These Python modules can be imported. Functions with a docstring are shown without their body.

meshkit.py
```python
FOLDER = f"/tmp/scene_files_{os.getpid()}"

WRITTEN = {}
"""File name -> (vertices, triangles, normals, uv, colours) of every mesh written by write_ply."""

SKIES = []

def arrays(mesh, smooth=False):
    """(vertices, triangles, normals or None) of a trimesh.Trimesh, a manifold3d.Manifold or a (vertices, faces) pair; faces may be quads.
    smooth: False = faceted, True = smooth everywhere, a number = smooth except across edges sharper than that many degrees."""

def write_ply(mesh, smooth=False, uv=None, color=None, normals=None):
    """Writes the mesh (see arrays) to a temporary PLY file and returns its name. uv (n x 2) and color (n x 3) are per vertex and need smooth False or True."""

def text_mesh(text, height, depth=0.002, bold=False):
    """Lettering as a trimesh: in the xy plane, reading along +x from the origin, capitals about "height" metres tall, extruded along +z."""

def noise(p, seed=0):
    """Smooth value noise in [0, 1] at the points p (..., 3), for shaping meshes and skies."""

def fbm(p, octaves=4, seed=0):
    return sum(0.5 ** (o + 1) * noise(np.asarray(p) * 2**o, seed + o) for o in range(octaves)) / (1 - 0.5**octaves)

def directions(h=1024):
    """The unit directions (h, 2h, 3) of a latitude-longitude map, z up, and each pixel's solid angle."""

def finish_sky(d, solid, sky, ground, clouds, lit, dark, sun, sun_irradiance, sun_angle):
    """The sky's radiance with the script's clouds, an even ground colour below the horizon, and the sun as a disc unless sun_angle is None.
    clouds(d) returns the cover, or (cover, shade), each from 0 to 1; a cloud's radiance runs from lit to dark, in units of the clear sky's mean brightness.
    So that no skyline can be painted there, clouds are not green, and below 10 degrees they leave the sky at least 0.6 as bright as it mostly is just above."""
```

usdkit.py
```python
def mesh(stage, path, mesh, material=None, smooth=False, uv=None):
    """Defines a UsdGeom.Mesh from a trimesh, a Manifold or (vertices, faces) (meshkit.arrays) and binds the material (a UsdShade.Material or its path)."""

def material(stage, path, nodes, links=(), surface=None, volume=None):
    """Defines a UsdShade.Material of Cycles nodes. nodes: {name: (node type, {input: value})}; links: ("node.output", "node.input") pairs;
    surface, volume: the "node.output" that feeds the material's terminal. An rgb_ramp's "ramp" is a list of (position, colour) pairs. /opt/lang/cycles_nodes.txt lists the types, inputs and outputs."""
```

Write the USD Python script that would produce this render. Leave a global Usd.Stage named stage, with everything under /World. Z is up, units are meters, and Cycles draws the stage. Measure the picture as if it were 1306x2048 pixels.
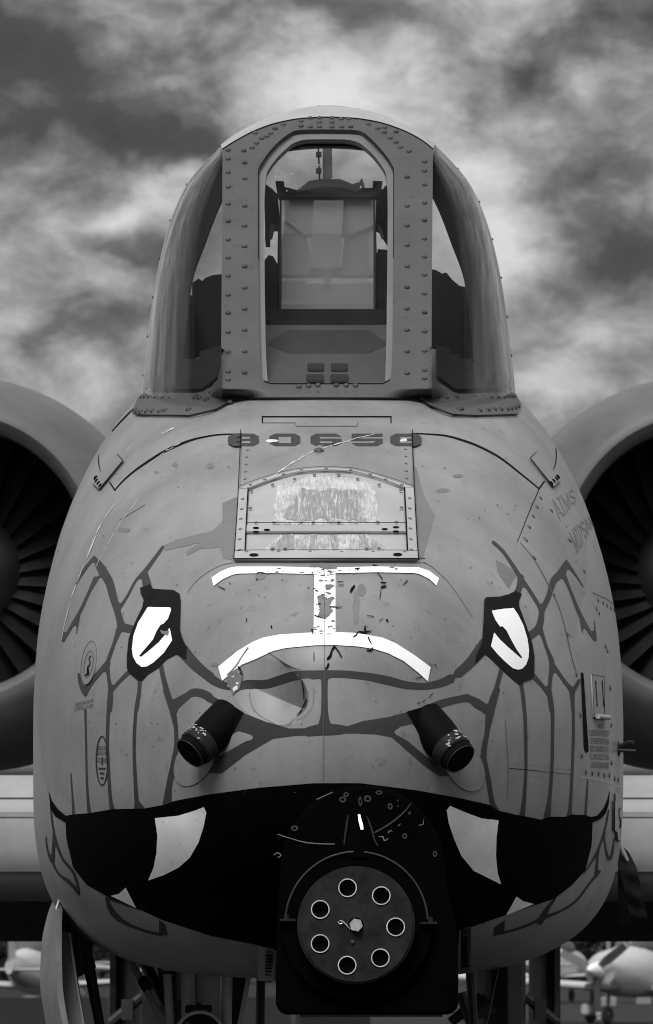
import math, random
import numpy as np, trimesh, manifold3d as m3
import meshkit, usdkit
from pxr import Usd, UsdGeom, UsdLux, UsdShade, Gf, Sdf
from scipy.interpolate import LinearNDInterpolator, PchipInterpolator
from scipy.spatial import Delaunay
import shapely
from shapely.geometry import Polygon, LineString, Point, MultiPolygon, box as sbox
from shapely.ops import unary_union

random.seed(7); RNG = np.random.default_rng(7)
stage = Usd.Stage.CreateInMemory()
UsdGeom.SetStageUpAxis(stage, UsdGeom.Tokens.z); UsdGeom.SetStageMetersPerUnit(stage, 1.0)
UsdGeom.Xform.Define(stage, '/World'); UsdGeom.Scope.Define(stage, '/World/Looks')

# ------------------------------------------------------------------ camera
F, D, H, CX, YH = 8900.0, 8.0, 1.5, 653.0, 1900.0      # focal length in photo pixels, distance and height of the lens, principal column, horizon row
cam = UsdGeom.Camera.Define(stage, '/World/camera')
cam.CreateHorizontalApertureAttr(24.0); cam.CreateVerticalApertureAttr(24.0 * 2048 / 1306)
cam.CreateFocalLengthAttr(F / 1306 * 24.0)
cam.CreateVerticalApertureOffsetAttr((YH - 1024) / 1306 * 24.0)
cam.CreateClippingRangeAttr(Gf.Vec2f(0.1, 5000)); cam.CreateFStopAttr(20.0); cam.CreateFocusDistanceAttr(8.9)
cam.CreateExposureAttr(1.12)
cam.AddTranslateOp().Set(Gf.Vec3d(0, -D, H)); cam.AddRotateXYZOp().Set(Gf.Vec3f(90, 0, 0))

# ------------------------------------------------------------------ sky and sun (overcast)
SUN_EL, SUN_AZ = math.radians(50), math.radians(196)     # azimuth measured from +y towards +x
sd = np.array([math.sin(SUN_AZ) * math.cos(SUN_EL), math.cos(SUN_AZ) * math.cos(SUN_EL), math.sin(SUN_EL)])

def cloud_sky():
    n = {"tc": ("texture_coordinate", {}), "sky": ("sky_texture", {"sky_type": "single_scattering", "sun_disc": False, "sun_elevation": SUN_EL, "sun_rotation": SUN_AZ}),
         "bw": ("rgb_to_bw", {}), "bg": ("background_shader", {"strength": 0.1}), "sep": ("separate_xyz", {}), "geo": ("geometry", {})}
    L = [("sky.color", "bw.color"), ("tc.generated", "sep.vector")]
    # large billows, stretched along the horizon, and finer wisps
    n["m1"] = ("mapping", {"location": (3.1, 0.4, 1.7), "rotation": (0, 0.35, 0), "scale": (46, 46, 78)})
    n["n1"] = ("noise_texture", {"scale": 1.0, "detail": 12.0, "roughness": 0.62, "distortion": 0.22})
    n["m2"] = ("mapping", {"location": (0.3, 5.4, 2.2), "rotation": (0, 0.5, 0), "scale": (11, 11, 19)})
    n["n2"] = ("noise_texture", {"scale": 1.0, "detail": 3.0, "roughness": 0.5, "distortion": 0.1})
    L += [("tc.generated", "m1.vector"), ("m1.vector", "n1.vector"), ("tc.generated", "m2.vector"), ("m2.vector", "n2.vector")]
    n["mixn"] = ("mix_float", {"fac": 0.38})
    L += [("n1.fac", "mixn.a"), ("n2.fac", "mixn.b")]
    prev = "mixn.result"
    n["wn"] = ("noise_texture", {"scale": 16.0, "detail": 5.0, "roughness": 0.6}); n["warp"] = ("mix", {"mix_type": "add", "fac": 0.055})
    L += [("tc.generated", "wn.vector"), ("tc.generated", "warp.color1"), ("wn.color", "warp.color2")]
    # the cloud banks that stand in this part of the sky: (column, row, half width, half height, tilt, depth)
    banks = [(20, 90, 480, 230, 0.2, -0.27), (270, 262, 420, 80, 0.12, -0.20), (1080, 150, 330, 110, -0.6, -0.12), (1200, 320, 300, 160, -0.4, -0.16),
             (1270, 520, 340, 170, -0.1, -0.26), (200, 545, 280, 100, 0.1, -0.12), (620, 10, 520, 110, 0.0, -0.12), (1320, 60, 300, 140, -.3, -.12), (660, 200, 460, 170, 0.0, 0.17), (970, 420, 210, 340, 0.1, 0.15),
             (200, 440, 330, 90, -0.3, 0.14), (1100, 790, 420, 160, 0.1, 0.10), (170, 690, 330, 80, -0.1, -0.08), (330, 130, 260, 90, 0.2, 0.06), (330, 340, 200, 90, -0.3, 0.10), (60, 770, 300, 90, 0, .04)]
    for i, (cx, cy, rx, ry, tilt, amp) in enumerate(banks):
        c = np.array([(cx - CX) / F, 1.0, (YH - cy) / F]); c /= np.linalg.norm(c)
        n[f"s{i}"] = ("mapping", {"mapping_type": "texture", "location": tuple(c + 0.0275), "rotation": (0, tilt, 0), "scale": (rx / F, 0.6, ry / F)})
        n[f"g{i}"] = ("gradient_texture", {"gradient_type": "quadratic_sphere"})
        n[f"a{i}"] = ("math", {"math_type": "multiply_add", "value2": amp * 1.6})
        L += [("warp.color", f"s{i}.vector"), (f"s{i}.vector", f"g{i}.vector"), (f"g{i}.fac", f"a{i}.value1"), (prev, f"a{i}.value3")]
        prev = f"a{i}.value"
    n["ramp"] = ("rgb_ramp", {"ramp": [(0.0, (0.025,) * 3), (0.28, (0.045,) * 3), (0.40, (0.12,) * 3), (0.50, (0.27,) * 3), (0.60, (0.46,) * 3), (0.72, (0.64,) * 3), (1.0, (0.78,) * 3)]})
    L += [(prev, "ramp.fac")]
    # an overcast sky is about three times as bright overhead as at the horizon
    n["cie"] = ("math", {"math_type": "multiply_add", "value2": 2.6, "value3": 0.70})
    n["up"] = ("math", {"math_type": "maximum", "value2": 0.0})
    n["lum"] = ("math", {"math_type": "multiply", "value2": 0.0})
    n["gain"] = ("math", {"math_type": "multiply", "value2": 4.3})
    L += [("sep.z", "up.value1"), ("up.value", "cie.value1"), ("ramp.color", "lum.value1"), ("cie.value", "lum.value2"), ("lum.value", "gain.value1")]
    n["mix"] = ("mix_float", {"fac": 0.96, "use_clamp": False})
    L += [("bw.val", "mix.a"), ("gain.value", "mix.b"), ("mix.result", "bg.color")]
    return usdkit.material(stage, '/World/Looks/overcast_sky', n, L, surface="bg.background")

dome = UsdLux.DomeLight.Define(stage, '/World/sky'); UsdShade.MaterialBindingAPI.Apply(dome.GetPrim()).Bind(cloud_sky())
dome.GetPrim().SetCustomDataByKey('kind', 'structure')
sun = UsdLux.DistantLight.Define(stage, '/World/sun')
sun.CreateIntensityAttr(0.4); sun.CreateAngleAttr(30.0); sun.CreateNormalizeAttr(True); sun.CreateColorAttr(Gf.Vec3f(1.0, 0.99, 0.98))
zax = Gf.Vec3d(*sd); xax = Gf.Cross(Gf.Vec3d(0, 0, 1), zax).GetNormalized(); yax = Gf.Cross(zax, xax)
sun.AddTransformOp().Set(Gf.Matrix4d(xax[0], xax[1], xax[2], 0, yax[0], yax[1], yax[2], 0, zax[0], zax[1], zax[2], 0, 0, 0, 0, 1))

# ------------------------------------------------------------------ materials
MAT = {}
def grey(v): return (v, v, v)
def paint(name, base, rough=0.45, var=0.18, scale=5.0, speck=0.0, bump=0.02, spec=0.4, metallic=0.0, streak=0.0, coat=0.0, kscale=26.0):
    """weathered paint: slow tone changes, fine specks, run-down streaks, slight relief"""
    n = {"geo": ("geometry", {}), "n1": ("noise_texture", {"scale": scale, "detail": 6.0, "roughness": 0.6}),
         "r1": ("map_range", {"from_min": 0.3, "from_max": 0.7, "to_min": base * (1 - var), "to_max": base * (1 + var), "clamp": True}),
         "n3": ("noise_texture", {"scale": 90.0, "detail": 4.0, "roughness": 0.65}), "b": ("bump", {"strength": 0.25, "distance": bump * 0.02}),
         "rr": ("map_range", {"from_min": 0.3, "from_max": 0.7, "to_min": max(rough - 0.1, 0.05), "to_max": min(rough + 0.12, 1), "clamp": True}),
         "p": ("principled_bsdf", {"specular_ior_level": spec, "metallic": metallic, "coat_weight": coat, "coat_roughness": 0.25})}
    L = [("geo.position", "n1.vector"), ("geo.position", "n3.vector"), ("n1.fac", "r1.value"), ("n3.fac", "b.height"), ("b.normal", "p.normal"), ("n1.fac", "rr.value"), ("rr.result", "p.roughness")]
    prev = "r1.result"
    if streak:
        n["sm"] = ("mapping", {"scale": (38, 3, 2.0)}); n["sn"] = ("noise_texture", {"scale": 1.0, "detail": 4.0, "roughness": 0.6})
        n["sr"] = ("map_range", {"from_min": 0.35, "from_max": 0.7, "to_min": 1 + streak * 0.5, "to_max": 1 - streak, "clamp": True}); n["sx"] = ("math", {"math_type": "multiply"})
        L += [("geo.position", "sm.vector"), ("sm.vector", "sn.vector"), ("sn.fac", "sr.value"), (prev, "sx.value1"), ("sr.result", "sx.value2")]; prev = "sx.value"
    if speck:
        n["kn"] = ("noise_texture", {"scale": kscale, "detail": 5.0, "roughness": 0.7})
        n["kr"] = ("map_range", {"from_min": 0.60, "from_max": 0.72, "to_min": 1.0, "to_max": 1 - speck, "clamp": True}); n["kx"] = ("math", {"math_type": "multiply"})
        L += [("geo.position", "kn.vector"), ("kn.fac", "kr.value"), (prev, "kx.value1"), ("kr.result", "kx.value2")]; prev = "kx.value"
    n["cc"] = ("combine_color", {"color_type": "rgb"})
    L += [(prev, "cc.r"), (prev, "cc.g"), (prev, "cc.b"), ("cc.color", "p.base_color")]
    MAT[name] = usdkit.material(stage, f'/World/Looks/{name}', n, L, surface="p.BSDF"); return MAT[name]

paint('aircraft_grey', 0.20, 0.40, 0.3, 3.0, speck=0.42, kscale=34.0, bump=0.03, streak=0.06, spec=0.28)
paint('frame_grey', 0.070, 0.55, 0.14, 9.0, speck=0.3, spec=0.2)
paint('panel_grey', 0.33, 0.5, 0.12, 7.0, speck=0.2, spec=0.2)
paint('retainer_grey', 0.14, 0.6, 0.1, 7.0, spec=0.15)
paint('faded_grey', 0.165, 0.55, 0.12, 9.0, spec=0.2)
paint('ghost_grey', 0.145, 0.55, 0.12, 9.0, speck=0.25, spec=0.2)
paint('line_grey', 0.036, 0.55, 0.14, 9.0, spec=0.15)
paint('jaw_line', 0.02, 0.6, 0.15, 9.0, spec=0.15)
paint('mouth_black', 0.0024, 0.9, 0.35, 9.0, spec=0.02)
paint('fairing_black', 0.0016, 0.95, 0.3, 12.0, spec=0.01)
paint('eye_black', 0.006, 0.6, 0.2, 9.0, spec=0.06)
paint('eye_white', 0.9, 0.5, 0.03, 9.0)
paint('stripe_white', 0.9, 0.5, 0.06, 14.0, speck=0.1)
paint('fang_white', 0.9, 0.6, 0.1, 12.0, speck=0.45, kscale=75.0, spec=0.3)
paint('chip_black', 0.005, 0.8, 0.2, 20, spec=0.03)
paint('chip_grey', 0.13, 0.7, 0.3, 30, speck=0.3)
paint('scratch_white', 0.55, 0.6, 0.15, 60)
paint('gap_black', 0.006, 0.8, 0.2, 20, spec=0.03)
paint('seam_grey', 0.09, 0.7, 0.2, 20, spec=0.2)
paint('bolt_steel', 0.035, 0.5, 0.3, 30, spec=0.3)
paint('bolt_painted', 0.055, 0.5, 0.2, 30, spec=0.3)
paint('gun_metal', 0.014, 0.6, 0.6, 22, speck=0.6, metallic=0.05, spec=0.12)
paint('barrel_steel', 0.6, 0.35, 0.2, 40, metallic=0.2)
paint('nut_steel', 0.55, 0.33, 0.15, 60, metallic=0.6)
paint('bore_black', 0.004, 0.9, 0.2, 20, spec=0.05)
paint('antenna_black', 0.003, 0.65, 0.3, 30, spec=0.04)
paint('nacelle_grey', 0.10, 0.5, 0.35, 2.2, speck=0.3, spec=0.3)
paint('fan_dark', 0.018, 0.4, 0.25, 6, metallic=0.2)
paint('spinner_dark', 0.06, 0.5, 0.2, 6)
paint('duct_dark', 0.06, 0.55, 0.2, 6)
paint('wing_grey', 0.25, 0.5, 0.2, 4, speck=0.25)
paint('under_dark', 0.035, 0.6, 0.2, 4)
paint('door_grey', 0.19, 0.5, 0.15, 12, speck=0.3)
paint('gear_white', 0.8, 0.4, 0.15, 12, speck=0.3)
paint('gear_dark', 0.02, 0.5, 0.3, 12)
paint('rubber', 0.02, 0.8, 0.3, 12)
paint('cockpit_grey', 0.045, 0.7, 0.15, 9)
paint('cockpit_dark', 0.018, 0.8, 0.2, 9)
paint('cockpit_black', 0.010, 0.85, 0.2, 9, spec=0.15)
paint('seat_grey', 0.13, 0.8, 0.2, 14)
paint('seat_light', 0.17, 0.8, 0.12, 14)
paint('streamer_cloth', 0.02, 0.9, 0.3, 30, spec=0.1)
paint('asphalt', 0.03, 0.95, 0.25, 0.6, speck=0.3, spec=0.08)
paint('leaf_dark', 0.03, 0.8, 0.4, 0.8, spec=0.1)
paint('bark', 0.06, 0.9, 0.3, 3)
paint('pole_grey', 0.20, 0.6, 0.1, 3)
paint('plane_white', 0.42, 0.4, 0.08, 2)
paint('plane_stripe', 0.06, 0.4, 0.2, 2)
paint('prop_grey', 0.06, 0.4, 0.2, 6)
paint('net_white', 0.03, 0.7, 0.1, 6)
paint('cover_white', 0.7, 0.8, 0.15, 6)

MAT['slipway_dark'] = usdkit.material(stage, '/World/Looks/slipway_dark', {
    "geo": ("geometry", {}), "m": ("mapping", {"scale": (240, 14, 14), "rotation": (0.1, 0.0, -0.10)}), "n": ("noise_texture", {"scale": 1.0, "detail": 9.0, "roughness": 0.7, "distortion": 1.2}),
    "r": ("rgb_ramp", {"ramp": [(0.0, grey(0.15)), (0.48, grey(0.2)), (0.56, grey(0.3)), (0.63, grey(0.5)), (1.0, grey(0.58))]}), "p": ("principled_bsdf", {"roughness": 0.55})},
    [("geo.position", "m.vector"), ("m.vector", "n.vector"), ("n.fac", "r.fac"), ("r.color", "p.base_color")], surface="p.BSDF")
# bare scratched metal and old white paint of the refuelling slipway
MAT['slipway'] = usdkit.material(stage, '/World/Looks/slipway', {
    "geo": ("geometry", {}), "m": ("mapping", {"scale": (190, 14, 14), "rotation": (0.1, 0.0, 0.14)}), "n": ("noise_texture", {"scale": 1.6, "detail": 8.0, "roughness": 0.68, "distortion": 0.9}),
    "n2": ("noise_texture", {"scale": 16, "detail": 5.0, "roughness": 0.6}), "mx": ("mix_float", {"fac": 0.4}),
    "r": ("rgb_ramp", {"ramp": [(0.0, grey(0.2)), (0.43, grey(0.24)), (0.49, grey(0.36)), (0.54, grey(0.44)), (0.6, grey(0.54)), (1.0, grey(0.6))]}),
    "p": ("principled_bsdf", {"roughness": 0.5, "metallic": 0.1})},
    [("geo.position", "m.vector"), ("m.vector", "n.vector"), ("geo.position", "n2.vector"), ("n.fac", "mx.a"), ("n2.fac", "mx.b"), ("mx.result", "r.fac"), ("r.color", "p.base_color")], surface="p.BSDF")

def pane(name, tint, refl=1.0, haze=0.0, hazecol=0.3, rough=0.02, f0=0.035, f1=0.75):
    n = {"t": ("transparent_bsdf", {"color": grey(tint)}), "g": ("glossy_bsdf", {"roughness": rough, "color": grey(0.9)}), "f": ("fresnel", {}), "geo": ("geometry", {}), "ior": ("mix_float", {"a": 1.5, "b": 1 / 1.5}),
         "ff": ("map_range", {"from_min": f0, "from_max": f1, "to_min": 0.006 * refl, "to_max": 0.85 * refl, "clamp": True}), "m": ("mix_closure", {}), "d": ("diffuse_bsdf", {"color": grey(hazecol)}), "h": ("mix_closure", {"fac": haze})}
    L = [("geo.backfacing", "ior.fac"), ("ior.result", "f.IOR"), ("f.fac", "ff.value"), ("ff.result", "m.fac"), ("h.closure", "m.closure1"), ("g.BSDF", "m.closure2"), ("t.BSDF", "h.closure1"), ("d.BSDF", "h.closure2")]
    MAT[name] = usdkit.material(stage, f'/World/Looks/{name}', n, L, surface="m.closure")
pane('glass_front', 0.90, 0.35); pane('glass_side', 0.74, 1.0, 0.006, 0.3, 0.08, 0.17, 0.80); pane('glass_canopy', 0.97, 0.35); pane('glass_combiner', 0.85, 0.6, 0.17, 0.5)
pane('glass_lamp', 0.6, 2.0)

# ------------------------------------------------------------------ prim helpers
USED = {}
def numbered(parent, name):
    k = (parent, name); c = USED.get(k, 0); USED[k] = c + 1
    return f'{parent}/{name}' if c == 0 else f'{parent}/{name}_{c:03d}'
def tag(prim, label=None, cat=None, group=None, kind=None):
    for k, v in (('label', label), ('category', cat), ('group', group), ('kind', kind)):
        if v: prim.SetCustomDataByKey(k, v)
def thing(name, label, cat, loc=(0, 0, 0), rz=0.0, group=None):
    p = numbered('/World', name); x = UsdGeom.Xform.Define(stage, p)
    x.AddTranslateOp().Set(Gf.Vec3d(*map(float, loc)))
    if rz: x.AddRotateZOp().Set(float(math.degrees(rz)))
    tag(x.GetPrim(), label, cat, group); return p
def part(parent, name, mesh, mat, smooth=35, label=None, kind=None):
    p = numbered(parent, name)
    m = usdkit.mesh(stage, p, mesh, MAT[mat], smooth=smooth)
    m.CreateDoubleSidedAttr(True)
    tag(m.GetPrim(), label, None, None, kind); return p
cat = trimesh.util.concatenate
def W(px, py, y):
    """the point of the place that lies y metres behind the nose tip and shows at this photo pixel"""
    d = D + y; return np.array([(px - CX) * d / F, y, H + (YH - py) * d / F])
def bx(lo, hi, r=0.0):
    lo, hi = np.array(lo, float), np.array(hi, float)
    if r:
        b = m3.Manifold.batch_hull([m3.Manifold.sphere(r, 12).translate(tuple(np.where(s, hi - r, lo + r))) for s in np.ndindex(2, 2, 2)]); mm = b.to_mesh()
        return trimesh.Trimesh(mm.vert_properties[:, :3], mm.tri_verts)
    return trimesh.creation.box(bounds=[lo, hi])
def tube(pts, r, seg=16, caps=True):
    """round bar along a polyline; r may differ per point"""
    p = np.asarray(pts, float); r = np.broadcast_to(np.asarray(r, float), (len(p),))
    t = np.gradient(p, axis=0); t /= np.linalg.norm(t, axis=1, keepdims=True)
    ref = np.array([0.21, 0.13, 1.0]) if abs(t[0, 2]) < 0.9 else np.array([1.0, 0.1, 0.2])
    a = np.cross(t, ref); a /= np.linalg.norm(a, axis=1, keepdims=True); b = np.cross(t, a)
    ang = np.arange(seg) * 2 * np.pi / seg
    v = (p[:, None] + r[:, None, None] * (np.cos(ang)[None, :, None] * a[:, None] + np.sin(ang)[None, :, None] * b[:, None])).reshape(-1, 3)
    f = []
    for i in range(len(p) - 1):
        for j in range(seg):
            k = (j + 1) % seg; f += [[i * seg + j, i * seg + k, (i + 1) * seg + k], [i * seg + j, (i + 1) * seg + k, (i + 1) * seg + j]]
    if caps:
        n = len(v); v = np.vstack([v, p[0], p[-1]])
        for j in range(seg):
            k = (j + 1) % seg; f += [[n, k, j], [n + 1, (len(p) - 1) * seg + j, (len(p) - 1) * seg + k]]
    return trimesh.Trimesh(v, np.array(f), process=False)
def loft(rows, closed=False, cap=False):
    """skin over rows of points (n rows of m points)"""
    R = np.asarray(rows, float); n, m = R.shape[:2]; v = R.reshape(-1, 3); f = []
    jj = np.arange(m if closed else m - 1); kk = (jj + 1) % m
    for i in range(n - 1):
        a, b, c, d = i * m + jj, i * m + kk, (i + 1) * m + kk, (i + 1) * m + jj
        f.append(np.stack([a, b, c], 1)); f.append(np.stack([a, c, d], 1))
    f = np.vstack(f)
    if cap:
        q = len(v); v = np.vstack([v, R[0].mean(0), R[-1].mean(0)])
        f = np.vstack([f, np.stack([np.full(len(jj), q), kk, jj], 1), np.stack([np.full(len(jj), q + 1), (n - 1) * m + jj, (n - 1) * m + kk], 1)])
    return trimesh.Trimesh(v, f, process=False)
def thick(grid, off):
    """a sheet of points (n, m, 3) given a thickness by a second sheet"""
    G, B = np.asarray(grid, float), np.asarray(off, float); n, m = G.shape[:2]
    a, b = loft(G), loft(B)
    rim = np.concatenate([np.arange(m), np.arange(1, n) * m + m - 1, (n - 1) * m + np.arange(m - 2, -1, -1), np.arange(n - 2, 0, -1) * m])
    r2 = loft(np.stack([G.reshape(-1, 3)[rim], B.reshape(-1, 3)[rim]]), closed=True); b.invert()
    return cat([a, b, r2])
def frame_of(n):
    n = n / np.linalg.norm(n); a = np.cross(n, [0, 0, 1.0] if abs(n[2]) < 0.9 else [1.0, 0, 0]); a /= np.linalg.norm(a); return a, np.cross(n, a), n
def put(mesh, origin, normal):
    a, b, n = frame_of(np.asarray(normal, float)); M = np.eye(4); M[:3, 0], M[:3, 1], M[:3, 2], M[:3, 3] = a, b, n, origin
    m = mesh.copy(); m.apply_transform(M); return m
def dome_head(r, h, seg=10):
    prof = [(0.0, h), (r * 0.45, h * 0.95), (r * 0.8, h * 0.6), (r, 0.0), (r, -0.002)]
    return trimesh.creation.revolve(np.array(prof[::-1]), sections=seg)

# ------------------------------------------------------------------ crops of the photograph used for tracing
def C(o, s, pts): return [(o[0] + x / s, o[1] + y / s) for x, y in pts]
L1 = lambda p: C((80, 1080), 3.841, p); R1 = lambda p: C((920, 1080), 3.841, p); L2 = lambda p: C((80, 1380), 3.841, p); R2 = lambda p: C((920, 1380), 3.841, p)
M1 = lambda p: C((400, 1120), 5.023, p); M2 = lambda p: C((630, 1120), 4.837, p); PP = lambda p: C((430, 850), 2.968, p); GG = lambda p: C((530, 1560), 3.265, p)
BL = lambda p: C((0, 1600), 2.009, p); BR = lambda p: C((650, 1600), 1.991, p); RB = lambda p: C((650, 1150), 1.991, p); LB = lambda p: C((50, 1150), 2.177, p)
K1 = lambda p: C((250, 190), 1.6325, p); T5 = lambda p: C((500, 240), 4.213, p); T6 = lambda p: C((500, 500), 4.213, p); UL = lambda p: C((50, 750), 2.177, p); UR = lambda p: C((650, 750), 1.991, p)

# ------------------------------------------------------------------ fuselage surface
X0 = 0.004
ys = np.array([0, .03, .12, .35, .75, 1.1, 1.45, 2.0, 2.4, 3.5, 6, 10, 13, 15.5])
AU = PchipInterpolator(np.sqrt(ys), [0, .125, .215, .335, .50, .63, .735, .88, .963, .97, .95, .90, .62, .3])
AL = PchipInterpolator(np.sqrt([0, .03, .12, .3, .6, 1.2, 2.4, 6, 10, 13, 15.5]), [0, .13, .235, .335, 0.42, .488, .51, .515, .47, .30, .12])
ZM = PchipInterpolator([0, .35, 1.1, 2.4, 6, 10, 13, 15.5], [1.88, 1.885, 1.925, 1.967, 1.967, 1.98, 2.1, 2.25])
NU = PchipInterpolator([0, .4, 1.4, 2.4, 16], [2.0, 2.15, 2.42, 2.58, 2.5]); NL = PchipInterpolator([0, .5, 1.5, 2.4, 10, 16], [2.2, 2.7, 3.8, 4.0, 3.6, 2.4])
WT = PchipInterpolator([2.4, 6, 10, 13, 15.5], [.665, .666, .62, .42, .18])
def HW(y):
    return np.where(y < 2.4, .665 * (1 - (1 - np.clip(y, 0, 2.4) / 2.4) ** 2.2) ** (1 / 2.1), WT(np.maximum(y, 2.4)))
def section(y, th):
    c, s = np.cos(th), np.sin(th)                        # th = 0 at the top
    up = c >= 0
    n = np.where(up, NU(y), NL(y))
    rad = (np.abs(c) ** n + np.abs(s) ** n) ** (-1 / n)
    return np.stack([X0 + HW(y) * rad * s, np.broadcast_to(y, th.shape), ZM(y) + np.where(up, AU(np.sqrt(y)), AL(np.sqrt(y))) * rad * c], -1)
NT = 560
u = np.concatenate([np.linspace(0.004, math.sqrt(2.6), 260)]); YS = u ** 2
TH = np.linspace(-np.pi, np.pi, NT, endpoint=False)
yy, tt = np.meshgrid(YS, TH, indexing='ij')
G = section(yy, tt)
def grid_normals(G):
    du = np.gradient(G, axis=0); dv = (np.roll(G, -1, 1) - np.roll(G, 1, 1)) * 0.5
    n = np.cross(dv, du); n /= np.linalg.norm(n, axis=2, keepdims=True) + 1e-12
    c = G - np.array([X0, 1.0, 1.95]); return n * np.sign((n * c).sum(2).mean())
def project(P):
    d = D + P[..., 1]; return CX + F * P[..., 0] / d, YH - F * (P[..., 2] - H) / d
N = grid_normals(G); QX, QY = project(G)
# the scooped hollow below the starboard eye side of the nose, and faint dents in the skin
ax = np.array([126.0, 50.0]); al = np.linalg.norm(ax); ax /= al; ox, oy = 470.0, 1358.0
uu = ((QX - ox) * ax[0] + (QY - oy) * ax[1]) / 150.0; vv = (-(QX - ox) * ax[1] + (QY - oy) * ax[0])
halfw = 58 * np.sqrt(np.clip(1 - ((uu - 0.52) / 0.52) ** 2, 0, 1)) + 1e-6
env = np.clip(uu / 0.75, 0, 1) * np.clip((1.03 - uu) / 0.10, 0, 1)
dent = -0.034 * env * np.clip(1 - np.abs(vv) / halfw, 0, 1) ** 0.9
dent = np.where(N[..., 1] < 0.3, dent, 0)
# the rounded snout between the eyes
bulge = 0.030 * np.exp(-(np.abs((QX - 652) / 250) ** 3.0) - np.abs((QY - 1235) / 115) ** 3.0) * (N[..., 1] < 0.0)
dent = dent + bulge
ripple = (meshkit.fbm(G * 4.5, 3, 5) - 0.5) * 0.0045 * np.clip(yy / 0.2, 0, 1)
G = G + N * (dent + ripple)[..., None]; N = grid_normals(G); QX, QY = project(G)
eye = np.array([0, -D, H]); front = ((eye - G) * N).sum(2) > 0
front &= G[..., 1] < 2.58
inv = LinearNDInterpolator(np.stack([QX[front], QY[front]], 1), np.hstack([G[front], N[front]]))
def S(p, lift=0.0):
    q = inv(np.asarray(p, float)); return q[:, :3] + q[:, 3:] / np.linalg.norm(q[:, 3:], axis=1, keepdims=True) * lift, q[:, 3:]

# windshield plane
WB, WTp = np.array([1.45, 2.673]), np.array([2.2, 3.397]); slope = (WTp[1] - WB[1]) / (WTp[0] - WB[0])
WN = np.array([0, -slope, 1.0]); WN /= np.linalg.norm(WN)
def SW(p, lift=0.0):
    p = np.asarray(p, float); k = (YH - p[:, 1]) / F
    y = (WB[1] - slope * WB[0] - H - k * D) / (k - slope)
    bend = np.clip((330 - p[:, 1]) / 90, 0, 1.2) ** 2 * 0.05           # the frame rolls back where it meets the bow
    y = y + bend; d = D + y
    P = np.stack([(p[:, 0] - CX) * d / F, y, H + k * d], 1)
    return P + WN * lift, np.broadcast_to(WN, P.shape)

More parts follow.
